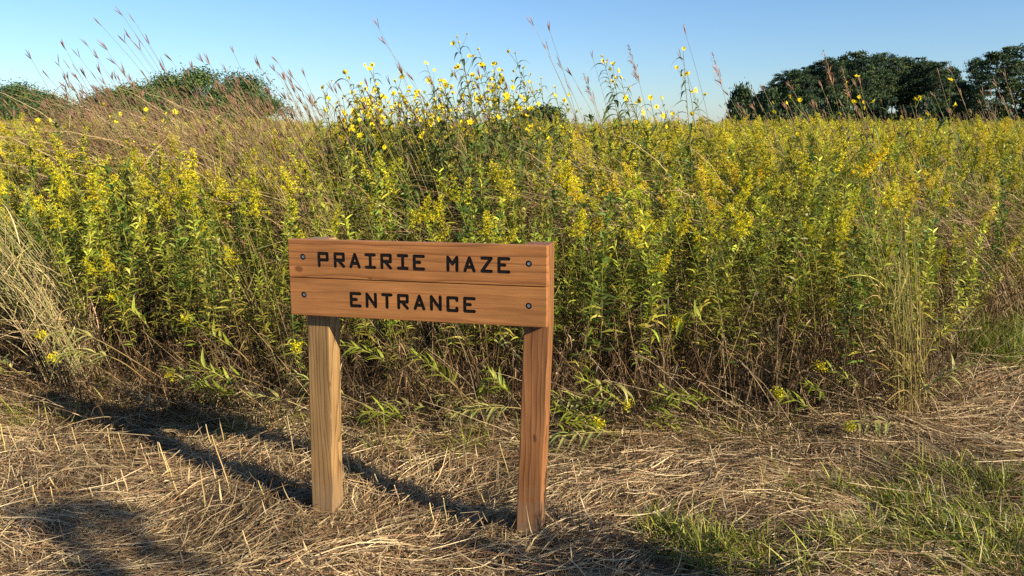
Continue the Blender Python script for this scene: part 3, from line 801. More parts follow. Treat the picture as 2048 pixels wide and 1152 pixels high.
    # dead stems in the shade of the stand
    weeds = [dry_weed(np.random.default_rng(200 + i), 0.36 + 0.045 * i).mesh('dry_weed', M_DRY) for i in range(7)]
    n = 2300
    wx = r.uniform(-5, 6, n); wy = yfront(wx) + r.uniform(-0.10, 1.2, n)
    k = in_view(wx, wy, 0.4); wx, wy = wx[k], wy[k]; n = len(wx)
    rot = np.stack([r.normal(size=n) * 0.16, r.normal(size=n) * 0.18 - 0.06, r.uniform(0, 6.28, n)], -1)
    lowf = wy < yfront(wx) + 0.25
    rot[lowf, :2] += r.normal(size=(lowf.sum(), 2)) * 0.45
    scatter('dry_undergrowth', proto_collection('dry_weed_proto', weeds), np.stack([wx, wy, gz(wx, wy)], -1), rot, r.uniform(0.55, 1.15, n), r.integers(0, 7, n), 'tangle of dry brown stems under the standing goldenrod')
build_goldenrod()
def build_fallen():
    r = np.random.default_rng(91); a = Acc()
    n = 420
    x = r.uniform(-3.2, 3.6, n); y = yfront(x) + r.normal(size=n) * 0.22 - 0.12
    az = np.where(r.random(n) < 0.7, math.pi + r.normal(size=n) * 0.7, r.uniform(0, 6.28, n)); el = np.abs(r.normal(size=n)) * 0.45 + 0.03
    L = r.uniform(0.25, 0.95, n); t = np.linspace(0, 1, 7)
    d = np.stack([np.cos(az) * np.cos(el), np.sin(az) * np.cos(el) * 0.7, np.sin(el)], -1)
    P = np.stack([x, y, gz(x, y) + 0.01], -1)[:, None] + d[:, None] * (L[:, None] * t)[..., None]
    P[..., 2] -= (r.uniform(0, 0.35, n) * L)[:, None] * t ** 2
    P[..., 2] = np.maximum(P[..., 2], gz(P[..., 0], P[..., 1]) + 0.008)
    P += np.cumsum(r.normal(size=P.shape) * 0.004, 1)
    a.tube(P, (r.uniform(0.0012, 0.0030, n))[:, None] * (1 - 0.6 * t)[None], np.clip(mixc(RUST * 0.6, PALE, r.random((n, 1)) ** 1.6), 0, 1), 3)
    m = 5200
    i = r.integers(0, n, m); q = r.uniform(0.1, 1, m); k = q * 6; j = np.clip(k.astype(int), 0, 5); f = (k - j)[:, None]
    B = P[i, j] * (1 - f) + P[i, j + 1] * f
    blades(a, r, B, dirs(r, m, 0.0, 0.6), r.uniform(0.015, 0.06, m), r.uniform(0.0013, 0.0034, m), r.uniform(-0.3, 1.4, m), np.clip(mixc(DRYB * 0.45, PALE, r.random((m, 1)) ** 4), 0, 1), 4, twist=1.5)  # shade put into the colour of these dead leaves as well
    # low dead litter along the foot of the stand
    m = 13000
    x = r.uniform(-3.6, 4.2, m); y = yfront(x) + r.normal(size=m) * 0.26 + 0.12
    B = np.stack([x, y, gz(x, y) + np.abs(r.normal(size=m)) * 0.055], -1)
    blades(a, r, B, dirs(r, m, 0.25, 0.6), r.uniform(0.03, 0.13, m), r.uniform(0.0012, 0.0030, m), r.normal(size=m) * 0.7, np.clip(mixc(DRYB * 0.35, TAN, r.random((m, 1)) ** 4), 0, 1), 5, twist=1.5)  # litter brown darkened in place of deep shade at the foot
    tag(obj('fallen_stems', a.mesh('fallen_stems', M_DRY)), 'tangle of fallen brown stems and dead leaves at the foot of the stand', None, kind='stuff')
build_fallen()

# ------------------------------------------------------------------ tall prairie grasses
def build_grasses():
    r = np.random.default_rng(21)
    clumps = []
    for i in range(5):
        clumps.append(grass_clump(np.random.default_rng(300 + i), 19, 1.75, 0.28 + 0.05 * i, 0.16, mixc(TAN, PALE, 0.2), 0.6, 0.3).mesh('bluestem_clump', M_DRY))
    for i in range(3):
        clumps.append(droop_clump(np.random.default_rng(310 + i), 1.45).mesh('arched_clump', M_DRY))
    for i in range(3):
        clumps.append(grass_clump(np.random.default_rng(320 + i), 8, 1.25, 0.30, 0.10, mixc(TAN, PALE, 0.3), 0.3, 0.55, 60).mesh('short_clump', M_DRY))
    P, R, S, I = [], [], [], []
    def put(x, y, kinds, s, lean=0.0):
        P.append((x, y, float(gz(x, y)))); R.append((r.normal() * 0.08, -lean + r.normal() * 0.06, r.normal() * 0.35)); S.append(s); I.append(kinds[r.integers(len(kinds))])
    def band(n, x0, x1, y0, y1, kinds, s0, s1, lean=0.0):
        for _ in range(n):
            Y = r.uniform(y0, y1); px = r.uniform(x0, x1); x = (px - 1024) / FPX * Y * 1.02
            if Y > yfront(x) + 0.25: put(x, Y, kinds, r.uniform(s0, s1), lean)
    band(70, 220, 720, 6.6, 9.0, [0, 1, 2, 3, 4], 0.86, 1.08, 0.02)
    band(20, 380, 680, 6.8, 8.8, [5, 6, 7], 1.14, 1.38)
    band(16, 420, 760, 5.2, 6.4, [0, 1, 2, 8, 9], 0.72, 0.92)
    band(46, 640, 1160, 5.6, 7.8, [5, 6, 0, 1, 2, 8], 0.84, 1.02)
    band(40, -150, 380, 7.6, 12.0, [0, 1, 2, 3, 8], 0.70, 0.92)
    band(10, -100, 420, 5.6, 7.4, [0, 1, 2, 3], 0.7, 0.9)
    band(34, 1150, 1500, 5.6, 8.5, [5, 6, 7, 8, 9], 0.92, 1.10)
    band(60, 1500, 2050, 5.8, 9.0, [8, 9, 10, 1], 0.78, 1.02)
    band(60, -50, 1850, 4.2, 6.0, [8, 9, 10], 0.62, 0.9)
    band(30, 1890, 2150, 5.4, 7.2, [5, 6, 7, 8], 0.62, 0.92)
    band(260, -100, 2150, 9.0, 26.0, [0, 1, 2, 5, 8, 9], 0.75, 0.98)
    scatter('prairie_grass', proto_collection('grass_proto', clumps), np.array(P), np.array(R), np.array(S), np.array(I), 'tan and reddish prairie grass leaning left in the wind')
    # seed stalks that stand out against the sky, one by one: tip in the photograph, depth, kind of head
    T = [(245, 30, 6.2), (200, 55, 6.4), (268, 48, 6.8), (60, 105, 6.6), (130, 108, 6.2), (158, 108, 6.9), (175, 98, 6.4), (212, 95, 6.0), (250, 85, 6.5), (260, 80, 7.0), (278, 95, 6.3), (95, 142, 6.8), (118, 138, 6.2),
         (140, 142, 7.1), (155, 160, 6.5), (168, 145, 6.0), (300, 105, 6.6), (232, 125, 6.1), (195, 118, 6.9), (342, 128, 6.4), (328, 142, 6.0), (405, 125, 6.7), (418, 128, 6.2), (468, 115, 6.8), (452, 142, 6.3), (520, 125, 6.5),
         (556, 126, 6.9), (548, 142, 6.1), (585, 150, 6.4), (755, 55, 6.3), (770, 90, 6.6), (1065, 45, 6.2), (1098, 70, 6.4), (1092, 105, 6.8), (1122, 138, 6.1), (1142, 145, 6.6), (1175, 160, 6.9), (1370, 80, 6.5), (1362, 122, 6.8),
         (1185, 120, 6.7), (1878, 158, 6.3), (1900, 150, 6.8), (1992, 176, 6.2), (2010, 170, 6.6), (1965, 190, 6.4)]
    IND = [(1256, 92, 6.2, 'feathery pinkish seed plume leaning left of the small dark horizon trees'), (1424, 116, 6.6, 'pinkish feathery grass plume against the sky left of the right wood'),
           (1646, 106, 6.4, 'reddish feathery grass plume standing in front of the right wood'), (1684, 140, 6.6, 'thin reddish grass plume right of the taller plume before the wood'), (1168, 150, 6.8, 'small reddish grass plume right of the tall yellow sunflowers')]
    for i, (px, py, Y) in enumerate(T):
        rr = np.random.default_rng(500 + i)
        tip = at(px, py, Y); H = tip[2] - float(gz(tip[0], Y))
        lean = rr.uniform(0.30, 0.48) if px < 1000 else rr.uniform(0.2, 0.36)
        st, bl, hd = Acc(), Acc(), Acc()
        Pp = culm(rr, st, bl, hd, np.zeros(3), H * 1.04, lean, mixc(TAN, RUST, 0.4), 'blue', 5)
        base = tip - Pp[-1]; base[2] = float(gz(base[0], base[1]))
        e = empty('seed_stalk', base)
        obj('stem', st.mesh('stem', M_DRY), e); obj('blades', bl.mesh('blades', M_DRY), e, 'stuff'); obj('seed_head', hd.mesh('seed_head', M_DRY), e)
        if px == 245: l, g = 'tallest grass stalk on the sky at upper left', None
        elif px == 60: l, g = 'seed stalk farthest left, standing apart on the sky', None
        elif px < 310: l, g = 'thin grass stalk with forked seed head on the sky above the left trees', 'seed stalks above the left trees'
        elif px < 620: l, g = 'thin grass stalk with forked seed head above the tan grass mound', 'seed stalks above the tan grass'
        elif px < 1000: l, g = ('tallest dark seed stalk left of the yellow sunflowers' if px == 755 else 'shorter dark seed stalk close beside the tallest one left of the sunflowers'), None
        elif px < 1200: l, g = ('tallest thin seed stalk right of the tall yellow sunflowers' if px == 1065 else 'dark forked seed stalk in the cluster right of the tall sunflowers'), (None if px == 1065 else 'seed stalks right of the sunflowers')
        elif px < 1500: l, g = ('thin seed stalk reaching highest left of the right wood' if px == 1370 else 'thin lower seed stalk left of the right wood'), None
        else: l, g = 'reddish seed stalk standing up before the tall trees at far right', 'seed stalks at far right'
        tag(e, l, 'grass stalk', g)
    for i, (px, py, Y, lab) in enumerate(IND):
        rr = np.random.default_rng(560 + i)
        tip = at(px, py, Y); H = tip[2] - float(gz(tip[0], Y))
        st, bl, hd = Acc(), Acc(), Acc()
        Pp = culm(rr, st, bl, hd, np.zeros(3), H * 1.04, 0.22, mixc(TAN, OLIVE, 0.4), 'indian', 4)
        base = tip - Pp[-1]; base[2] = float(gz(base[0], base[1]))
        e = empty('plume_grass', base)
        obj('stem', st.mesh('stem', M_DRY), e); obj('blades', bl.mesh('blades', M_DRY), e, 'stuff'); obj('seed_head', hd.mesh('seed_head', M_DRY), e)
        tag(e, lab, 'grass stalk')
    # leaning bundle of pale straw at the left edge, and the upright yellow-green clump by the path
    for px, py, n, H, lean, rad, col, grn, lab in ((165, 770, 120, 1.22, 0.52, 0.085, PALE * 1.15, 0.04, 'bundle of pale dry grass leaning far left at the left edge'),
                                                    (1815, 846, 40, 1.12, 0.14, 0.045, mixc(TAN, OLIVE, 0.35), 0.3, 'upright yellow-green grass clump at the corner of the mown path')):
        g0 = ground(px, py); rr = np.random.default_rng(px)
        st, bl = Acc(), Acc()
        for k in range(n):
            f = np.array([rr.normal() * rad, rr.normal() * rad, 0])
            culm(rr, st, bl, bl, f, H * rr.uniform(0.45, 1.05), lean * rr.uniform(0.75, 1.2) + rr.normal() * 0.07, mixc(col, OLIVE * 1.6, 0.6) if rr.random() < grn else mixc(col, TAN, rr.random() * 0.6), 'no', 3, 0.5)
        e = empty('grass_clump', (g0[0], g0[1], float(gz(g0[0], g0[1]))))
        obj('stems', st.mesh('stems', M_DRY), e, 'stuff'); obj('blades', bl.mesh('blades', M_DRY), e, 'stuff')
        tag(e, lab, 'grass clump')
build_grasses()

# ------------------------------------------------------------------ sunflowers
def flower_mesh(r, n=12, R=0.028, cup=0.3):
    a = Acc()
    az = np.arange(n) * 2 * math.pi / n + r.normal(size=n) * 0.08
    d = np.stack([np.cos(az), np.sin(az), cup + r.normal(size=n) * 0.2], -1); d = unit(d)
    blades(a, r, d * 0.004, d, R * r.uniform(0.85, 1.1, n), 0.0058, r.uniform(-0.1, 0.4, n), jit(r, YEL * np.array([1.12, 1.12, 1]), n, 0.08, 0.04), 4, prof=[0.6, 1, 0.85, 0.1], twist=0.15)
    t = np.linspace(0, 1, 4)
    a.tube(np.stack([0 * t, 0 * t, 0.006 * t + 0.001], -1)[None], np.array([[0.0085, 0.0085, 0.006, 0.0005]]), jit(r, np.array([0.45, 0.26, 0.02]), 1), 8)
    a.tube(np.stack([0 * t, 0 * t, -0.008 * t], -1)[None], np.array([[0.008, 0.0075, 0.005, 0.001]]), jit(r, OLIVE, 1), 6)
    return a.mesh('flower', M_FLOWER)
def sun_leaf_mesh(r, L):
    a = Acc()
    t = np.linspace(0, 1, 8)
    P = np.stack([L * (0.9 * t - 0.12 * t ** 2), 0.02 * np.sin(3 * t), L * (0.42 * t - 0.95 * t ** 2.2)], -1)
    w = 0.0125 * np.array([0.25, 0.7, 1, 1, 0.85, 0.6, 0.32, 0.03]) * L / 0.15
    c = jit(r, np.array([0.10, 0.150, 0.040]), 1, 0.15)
    for sg in (-1, 1):   # two halves folded along the midrib
        mid = P + np.array([0, sg, 0.35]) * (w / 2)[:, None]
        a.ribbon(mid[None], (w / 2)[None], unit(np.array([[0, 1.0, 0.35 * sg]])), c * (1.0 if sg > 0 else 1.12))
    return a.mesh('leaf', M_LEAF)
def build_sunflowers():
    r = np.random.default_rng(77)
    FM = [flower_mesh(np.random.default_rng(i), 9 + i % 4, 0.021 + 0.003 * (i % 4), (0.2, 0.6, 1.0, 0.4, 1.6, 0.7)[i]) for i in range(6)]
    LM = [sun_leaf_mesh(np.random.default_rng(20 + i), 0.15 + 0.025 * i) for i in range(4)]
    T = [(646, 175), (690, 150), (705, 182), (722, 170), (745, 130), (752, 165), (790, 158), (800, 185), (852, 132), (862, 170), (888, 168), (915, 74), (928, 130), (945, 150), (956, 98), (965, 130), (985, 126), (1000, 150), (1012, 175),
         (975, 180), (1030, 106), (1046, 138), (1062, 160), (1082, 158), (1205, 114), (1226, 126), (1242, 152), (1255, 180), (1366, 102), (1374, 152), (1384, 185), (770, 195), (830, 195), (905, 190), (940, 195), (1110, 196), (1300, 190), (1322, 200),
         (1545, 206), (1572, 210), (1600, 203), (1692, 170), (1718, 190), (1748, 196), (1900, 160), (1830, 200), (205, 205), (222, 232), (330, 225), (290, 240), (75, 240)]
    T += [(float(a), float(b)) for a, b in zip(r.uniform(670, 1120, 48), 150 + 80 * np.sqrt(r.random(48)))]
    for i, (px, py) in enumerate(T):
        big = 640 < px < 1260
        Y = r.uniform(5.9, 7.4)
        tip = at(px, py, Y); H = tip[2] - float(gz(tip[0], Y))
        e = empty('wild_sunflower')
        t = np.linspace(0, 1, 9)
        lx, ly = -0.10 + r.normal() * 0.06, r.normal() * 0.05
        P = np.stack([lx * H * t ** 2.2 + 0.012 * np.sin(7 * t + r.uniform(0, 6)), ly * H * t ** 2, H * t], -1); P[:, :2] -= P[0, :2]
        base = tip - P[-1]; e.location = (base[0], base[1], float(gz(base[0], base[1])))
        st = Acc(); cst = np.stack([mixc(RUST, OLIVE * 1.2, q) for q in t])
        st.tube(P[None], (0.0062 - 0.0046 * t)[None], cst[None], 4)
        nf = r.integers(4, 10) if big else r.integers(2, 5)
        heads = [(P[-1], P[-1] - P[-2])]
        for k in range(nf - 1):
            q = r.uniform(0.78, 0.97); b = curve_at(P, np.array([q]))[0]
            a = r.uniform(0, 6.28); L = r.uniform(0.06, 0.17)
            dv = np.array([math.cos(a) * 0.6, math.sin(a) * 0.6, 0.8]); s = np.linspace(0, 1, 5)[:, None]
            B = b + dv * L * s + np.array([-0.1, 0, 0.05]) * L * s ** 2
            st.tube(B[None], np.linspace(0.0022, 0.0012, 5)[None], np.tile(OLIVE * 1.2, (1, 1)), 3)
            heads.append((B[-1], dv))
        obj('stem', st.mesh('stem', M_LEAF), e)
        for c, dv in heads:
            f = obj('flower', FM[r.integers(6)], e)
            f.location = c
            nd = Vector((0.45 + r.normal() * 0.8, -0.35 + r.normal() * 0.8, 0.5 + r.normal() * 0.5))
            f.rotation_euler = nd.to_track_quat('Z', 'Y').to_euler(); s = r.uniform(0.6, 1.08); f.scale = (s, s, s)
        nl = 26 if big else 13
        for q in np.linspace(0.50, 0.96, nl):
            l = obj('leaf', LM[r.integers(4)], e)
            l.location = curve_at(P, np.array([q]))[0]
            l.rotation_euler = (r.normal() * 0.15, r.normal() * 0.25 - 0.15, math.pi + r.normal() * 1.3 if r.random() < 0.7 else r.uniform(0, 6.28))
            s = r.uniform(0.65, 1.1) * (1.0 if q < 0.85 else 0.7); l.scale = (s, s, s)
        if px == 915: lab, g = 'tallest wild sunflower, its thin top alone against the sky', None
        elif px == 1030: lab, g = 'wild sunflower standing alone right of the tallest cluster', None
        elif px in (956, 985, 965): lab, g = 'flower-heavy wild sunflower in the tall middle cluster', 'sunflowers of the middle cluster'
        elif px < 400: lab, g = 'small wild sunflower among the leaning grass at far left', 'sunflowers at far left'
        elif px < 760: lab, g = 'yellow wild sunflower at the left end of the sunflower row', 'sunflowers at the left end'
        elif px < 910: lab, g = 'yellow wild sunflower in the row left of the tallest cluster', 'sunflowers left of the cluster'
        elif px < 1150: lab, g = 'leafy wild sunflower at the foot of the tallest cluster', 'sunflowers at the foot of the cluster'
        elif px < 1340: lab, g = 'yellow wild sunflower between the seed stalks and the pink plume', 'sunflowers right of the seed stalks'
        elif px < 1500: lab, g = 'thin wild sunflower on the sky left of the right wood', 'sunflowers left of the wood'
        else: lab, g = 'short wild sunflower standing before the right wood', 'sunflowers before the wood'
        tag(e, lab, 'sunflower', g)
build_sunflowers()

# ------------------------------------------------------------------ lodged leafy stems in front of the stand
def build_lodged():
    LMs = []
    for i in range(8):
        rr = np.random.default_rng(700 + i); a = Acc()
        L = 0.085
        t = np.linspace(0, 1, 6)
        P = np.stack([L * t, 0.004 * np.sin(4 * t), L * (0.16 * t - (0.2 + 0.1 * i) * t ** 2)], -1)
        w = 0.0080 * np.array([0.3, 0.9, 1, 0.8, 0.45, 0.03])
        c = jit(rr, mixc(LIME, GREEN, 0.35) if i < 5 else mixc(LIME, PALE, 0.45), 1, 0.15)
        for sg in (-1, 1):
            a.ribbon((P + np.array([0, sg, 0.25]) * (w / 2)[:, None])[None], (w / 2)[None], unit(np.array([[0, 1.0, 0.25 * sg]])), c)
        LMs.append(a.mesh('leaf', M_LEAF))
    # path of each stem from tip to root: (px, py, Y)
    D = [([(72, 672, 4.0), (150, 664, 4.05), (215, 690, 4.1), (330, 760, 4.2)], True, 16, 'leafy goldenrod bent flat with its yellow tip pointing left'),
         ([(222, 590, 4.25), (255, 615, 4.25), (300, 660, 4.3), (350, 775, 4.35)], True, 16, 'goldenrod leaning up-left with a pale yellow tip'),
         ([(366, 636, 4.1), (400, 655, 4.1), (450, 685, 4.1), (490, 715, 4.12), (560, 800, 4.2)], True, 24, 'goldenrod leaning left with a bright yellow flower over dark shade'),
         ([(98, 716, 3.95), (170, 704, 4.0), (240, 722, 4.0), (310, 775, 4.1)], True, 16, 'lowest bent goldenrod with a yellow tip at far left'),
         ([(318, 738, 3.9), (400, 742, 3.9), (470, 752, 3.95), (560, 790, 4.0), (620, 830, 4.1)], False, 18, 'flat green goldenrod shoot left of the left post'),
         ([(672, 690, 3.75), (705, 694, 3.75), (740, 706, 3.78), (790, 735, 3.8), (900, 800, 3.9), (1000, 850, 4.0)], False, 22, 'big-leaved green shoot just right of the left post'),
         ([(895, 832, 3.6), (945, 820, 3.62), (1000, 815, 3.65), (1060, 820, 3.7), (1180, 850, 3.8)], False, 26, 'leafy green shoot lying behind the right post'),
         ([(1100, 812, 3.7), (1140, 826, 3.7), (1190, 835, 3.75), (1330, 868, 3.85)], False, 18, 'leafy green shoot lying just right of the right post'),
         ([(1298, 784, 3.8), (1345, 788, 3.8), (1400, 795, 3.85), (1470, 806, 3.9), (1560, 850, 4.0)], False, 26, 'flat green leafy shoot right of the hanging yellow flower'),
         ([(1255, 815, 3.7), (1248, 780, 3.72), (1210, 765, 3.75), (1150, 740, 3.85), (1105, 690, 4.0)], True, 8, 'goldenrod bent over so its yellow flower hangs down'),
         ([(1350, 650, 4.0), (1380, 625, 4.02), (1420, 660, 4.05), (1470, 720, 4.1)], True, 16, 'drooping goldenrod with curled pale leaves in the dark gap'),
         ([(592, 692, 3.9), (600, 710, 3.9), (620, 760, 3.95), (660, 830, 4.05)], True, 8, 'small goldenrod with yellow tip hidden partly by the left post'),
         ([(1660, 600, 4.3), (1668, 640, 4.3), (1690, 700, 4.35), (1700, 800, 4.4)], True, 12, 'goldenrod with drooping old yellow plume near the path corner')]
    rb = np.random.default_rng(990)
    for k in range(34):          # further leafy stems lodged along the foot of the stand
        bx = rb.uniform(-150, 1830); g0 = ground(bx, np.interp(bx, [p[0] for p in FRONT], [p[1] for p in FRONT])); Y0 = g0[1] - rb.uniform(-0.05, 0.25)
        L = rb.uniform(0.35, 0.7); el = rb.uniform(0.15, 1.0); sd = -1 if rb.random() < 0.75 else 1; yy = rb.uniform(-0.35, 0.1)
        P3 = [np.array([g0[0], Y0, 0.02])]
        for q in (0.4, 0.7, 1.0): P3.append(P3[0] + np.array([sd * math.cos(el) * L * q, yy * L * q, math.sin(el) * L * q - 0.10 * q * q]))
        px3 = []
        for w3 in P3[::-1]:
            d3 = w3 - CAM; zc = d3 @ FW; px3.append((1024 + FPX * (d3 @ RT) / zc, 576 - FPX * (d3 @ UP) / zc, w3[1]))
        where = 'left of the sign' if bx < 600 else 'between the posts' if bx < 1080 else 'right of the sign'
        D.append((px3, rb.random() < 0.3, int(rb.integers(12, 22)), 'leafy green stem fallen at the foot of the stand ' + where))
    for i, (pts, fl, nl, lab) in enumerate(D):
        r = np.random.default_rng(720 + i)
        Q = np.stack([at(*p) for p in pts][::-1])       # root first
        # smooth by sampling a Catmull-Rom through the points
        E = np.concatenate([[2 * Q[0] - Q[1]], Q, [2 * Q[-1] - Q[-2]]]); S = []
        for k in range(1, len(E) - 2):
            for u in np.linspace(0, 1, 5, endpoint=False):
                p0, p1, p2, p3 = E[k - 1:k + 3]
                S.append(0.5 * (2 * p1 + (p2 - p0) * u + (2 * p0 - 5 * p1 + 4 * p2 - p3) * u * u + (3 * p1 - p0 - 3 * p2 + p3) * u ** 3))
        S.append(Q[-1]); S = np.array(S)
        g = float(gz(S[0, 0], S[0, 1])) - 0.02
        org = np.array([S[0, 0], S[0, 1], g])
        S = np.concatenate([[org], S]) - org
        e = empty('bent_goldenrod', org)
        st = Acc(); tt = np.linspace(0, 1, len(S))
        st.tube(S[None], (0.0036 - 0.0022 * tt)[None], np.stack([mixc(RUST * 1.2, OLIVE * 1.6, q) for q in tt])[None], 5)
        obj('stem', st.mesh('stem', M_LEAF), e)
        nl = int(nl * 1.35)
        for k in range(nl):
            q = 0.42 + 0.56 * (k + r.random() * 0.5) / nl
            p = curve_at(S, np.array([q]))[0]; p2 = curve_at(S, np.array([min(1, q + 0.02)]))[0]
            T = Vector(p2 - p).normalized() if np.linalg.norm(p2 - p) > 1e-6 else Vector((0, 0, 1))
            a = k * 2.4 + r.normal() * 0.3
            s1 = T.cross(Vector((0, 0, 1))); s1 = s1.normalized() if s1.length > 1e-3 else Vector((1, 0, 0)); s2 = s1.cross(T)
            dv = (T * r.uniform(0.6, 1.5) + s1 * math.cos(a) + s2 * math.sin(a) * 0.8).normalized()
            l = obj('leaf', LMs[r.integers(5) if i % 3 else 5 + r.integers(3)], e)
            l.location = p
            X = dv; Z = (Vector((0, 0, 1)) - X * X.z).normalized() if abs(X.z) < 0.98 else Vector((1, 0, 0)); Yv = Z.cross(X)
            l.rotation_euler = Matrix((X, Yv, Z)).transposed().to_euler()
            s = r.uniform(0.7, 1.3) * (1.0 - 0.5 * max(0, q - 0.8) / 0.2); l.scale = (s, s, s)
        if fl:
            pl = Acc(); m = 160
            n0 = curve_at(S, r.uniform(0.93, 1.0, m)) + r.normal(size=(m, 3)) * 0.012
            pl.flakes(n0, r.uniform(0.003, 0.006, m), jit(r, mixc(YEL, YGRN, 0.2 + 0.3 * r.random()), m, 0.15), r, 0.8)
            obj('flower_plume', pl.mesh('flower_plume', M_FLOWER), e)
        tag(e, lab, 'plant', 'fallen leafy stems ' + lab.split('stand ')[1] if lab.startswith('leafy green stem fallen') else None)
build_lodged()

# ------------------------------------------------------------------ cut straw, stubble and grass on the ground
def build_straw():
    r = np.random.default_rng(41)
    a = Acc()
    def strands(n, x0, x1, y0, y1, keep, L0, L1, w0, w1, lift, tilt, cols, sw=0.6):
        x = r.uniform(x0, x1, n); y = r.uniform(y0, y1, n)
        k = keep(x, y); x, y = x[k], y[k]; n = len(x)
        th = 2.2 * snoise(x, y, 1.1, 5.0) + 0.2 + r.normal(size=n) * sw
        L = r.uniform(L0, L1, n); K = 5
        t = np.linspace(-0.5, 0.5, K)
        curv = r.normal(size=n) * 0.8
        hx, hy = np.cos(th), np.sin(th)
        px = x[:, None] + L[:, None] * (hx[:, None] * t - hy[:, None] * curv[:, None] * (t ** 2) * 0.6)
        py = y[:, None] + L[:, None] * (hy[:, None] * t + hx[:, None] * curv[:, None] * (t ** 2) * 0.6)
        z = gz(px, py) + (np.abs(r.normal(size=n)) * lift)[:, None] + L[:, None] * (r.normal(size=n) * tilt)[:, None] * t - (r.normal(size=n) * 0.10)[:, None] * L[:, None] * t ** 2 * 2
        z = np.maximum(z, gz(px, py) - 0.008)
        P = np.stack([px, py, z], -1)
        s = np.stack([-hy, hx, r.normal(size=n) * 0.7], -1)
        W = r.uniform(w0, w1, n)[:, None] * np.array([0.8, 1, 1, 0.9, 0.4])[None]
        c = np.asarray(cols)[r.integers(0, len(cols), n)] * (1 + r.normal(size=(n, 1)) * 0.22)
        pt = np.clip(0.5 + 1.1 * snoise(x, y, 2.3, 8.0) + 0.5 * snoise(x, y, 6.1, 3.0), 0, 1)[:, None]      # broad patches of darker and paler straw
        c = c * (0.66 + 0.64 * pt)
        a.ribbon(P, W, unit(s), np.clip(c, 0.01, 0.9))
    open_ = lambda x, y: (y < yfront(x) + 0.5) & in_view(x, y, 0.5)
    S = [TAN, PALE, TAN * 0.75, PALE * 0.85, RUST, mixc(TAN, PALE, 0.5), PALE * 1.05, DRYB, RUST * 0.8]
    strands(88000, -3.4, 4.2, 1.9, 5.6, open_, 0.04, 0.22, 0.0006, 0.0017, 0.020, 0.06, S)
    strands(15000, -3.2, 4.0, 1.9, 5.4, open_, 0.15, 0.42, 0.0008, 0.0019, 0.028, 0.05, S, 0.7)
    strands(7000, -3.2, 4.0, 1.9, 5.2, open_, 0.03, 0.12, 0.0008, 0.0018, 0.03, 0.35, S, 2.0)
    for bx, by in ((-0.745, 2.93), (0.058, 2.715)):      # straw pushed up round the feet of the posts
        n = 420; th = r.uniform(0, 6.28, n); rad = 0.085 + np.abs(r.normal(size=n)) * 0.05
        ctr = np.stack([bx + rad * np.cos(th), by + rad * np.sin(th)], -1); hd = th + math.pi / 2 + r.normal(size=n) * 0.7
        L = r.uniform(0.05, 0.18, n); t = np.linspace(-0.5, 0.5, 5)
        P = np.stack([ctr[:, :1] + np.cos(hd)[:, None] * L[:, None] * t, ctr[:, 1:] + np.sin(hd)[:, None] * L[:, None] * t], -1)
        z = gz(P[..., 0], P[..., 1]) + (np.clip(0.16 - rad, 0, 0.1) * 0.55 * r.random(n))[:, None] + (r.normal(size=n) * 0.25 * L)[:, None] * t
        a.ribbon(np.concatenate([P, z[..., None]], -1), r.uniform(0.0008, 0.0018, n)[:, None] * np.array([0.8, 1, 1, 0.9, 0.4])[None], unit(np.stack([-np.sin(hd), np.cos(hd), r.normal(size=n) * 0.7], -1)), np.clip(mixc(DRYB, PALE, r.random((n, 1))), 0, 1))
    path = lambda x, y: (y < yfront(x) + 0.4) & (x > 1.6) & (y > 3.2)
    strands(14000, 1.6, 5.2, 3.2, 6.5, path, 0.2, 0.6, 0.0010, 0.0022, 0.04, 0.04, [PALE, PALE * 1.1, TAN, mixc(TAN, PALE, 0.5), RUST], 0.45)
    tag(obj('cut_straw', a.mesh('cut_straw', M_STRAW)), 'layer of cut tan straw covering the mown ground', None, kind='stuff')

    # small curled dry leaves and chaff between the strands
    b = Acc(); n = 16000
    x = r.uniform(-3.2, 4, n); y = r.uniform(2.0, 5.0, n); k = open_(x, y); x, y = x[k], y[k]; n = len(x)
    P0 = np.stack([x, y, gz(x, y) + np.abs(r.normal(size=n)) * 0.02], -1)
    blades(b, r, P0, dirs(r, n, 0.15, 0.5), r.uniform(0.015, 0.06, n), r.uniform(0.0015, 0.004, n), r.normal(size=n) * 0.8, np.clip(mixc(DRYB, PALE, r.random((n, 1)) ** 2), 0, 1), 4, twist=1.5)
    tag(obj('chaff', b.mesh('chaff', M_STRAW)), 'curled dry leaf bits scattered among the straw', None, kind='stuff')

    # stubble: cut stalks left standing
    px = [(9, 905, 70), (36, 902, 60), (94, 902, 50), (121, 910, 50), (152, 890, 45), (178, 922, 40), (219, 900, 50), (252, 915, 65), (298, 936, 60), (318, 922, 50), (337, 946, 75), (345, 956, 60), (310, 956, 28), (424, 905, 60), (460, 984, 130), (409, 1025, 80),
          (503, 1110, 65), (448, 895, 60), (164, 1151, 35), (137, 1151, 30), (587, 923, 95), (700, 957, 60), (720, 957, 45), (749, 964, 55), (764, 978, 40), (868, 1042, 48), (893, 1042, 60), (917, 1042, 26), (859, 950, 55), (956, 981, 60), (995, 1005, 85),
          (1019, 957, 75), (975, 1018, 35), (1138, 1042, 40), (1154, 981, 60), (1175, 960, 50), (1435, 962, 62), (240, 1000, 45), (205, 985, 40), (108, 1020, 50), (70, 1005, 45), (360, 1000, 40), (530, 1000, 45), (545, 945, 50), (560, 960, 40), (255, 985, 50), (80, 1015, 35), (50, 985, 45),
          (640, 940, 50), (800, 1000, 40), (820, 940, 55), (900, 960, 50), (930, 930, 60), (1200, 1010, 40), (1260, 950, 45), (120, 980, 40), (270, 1030, 60), (190, 1010, 35), (390, 925, 55), (480, 930, 50)]
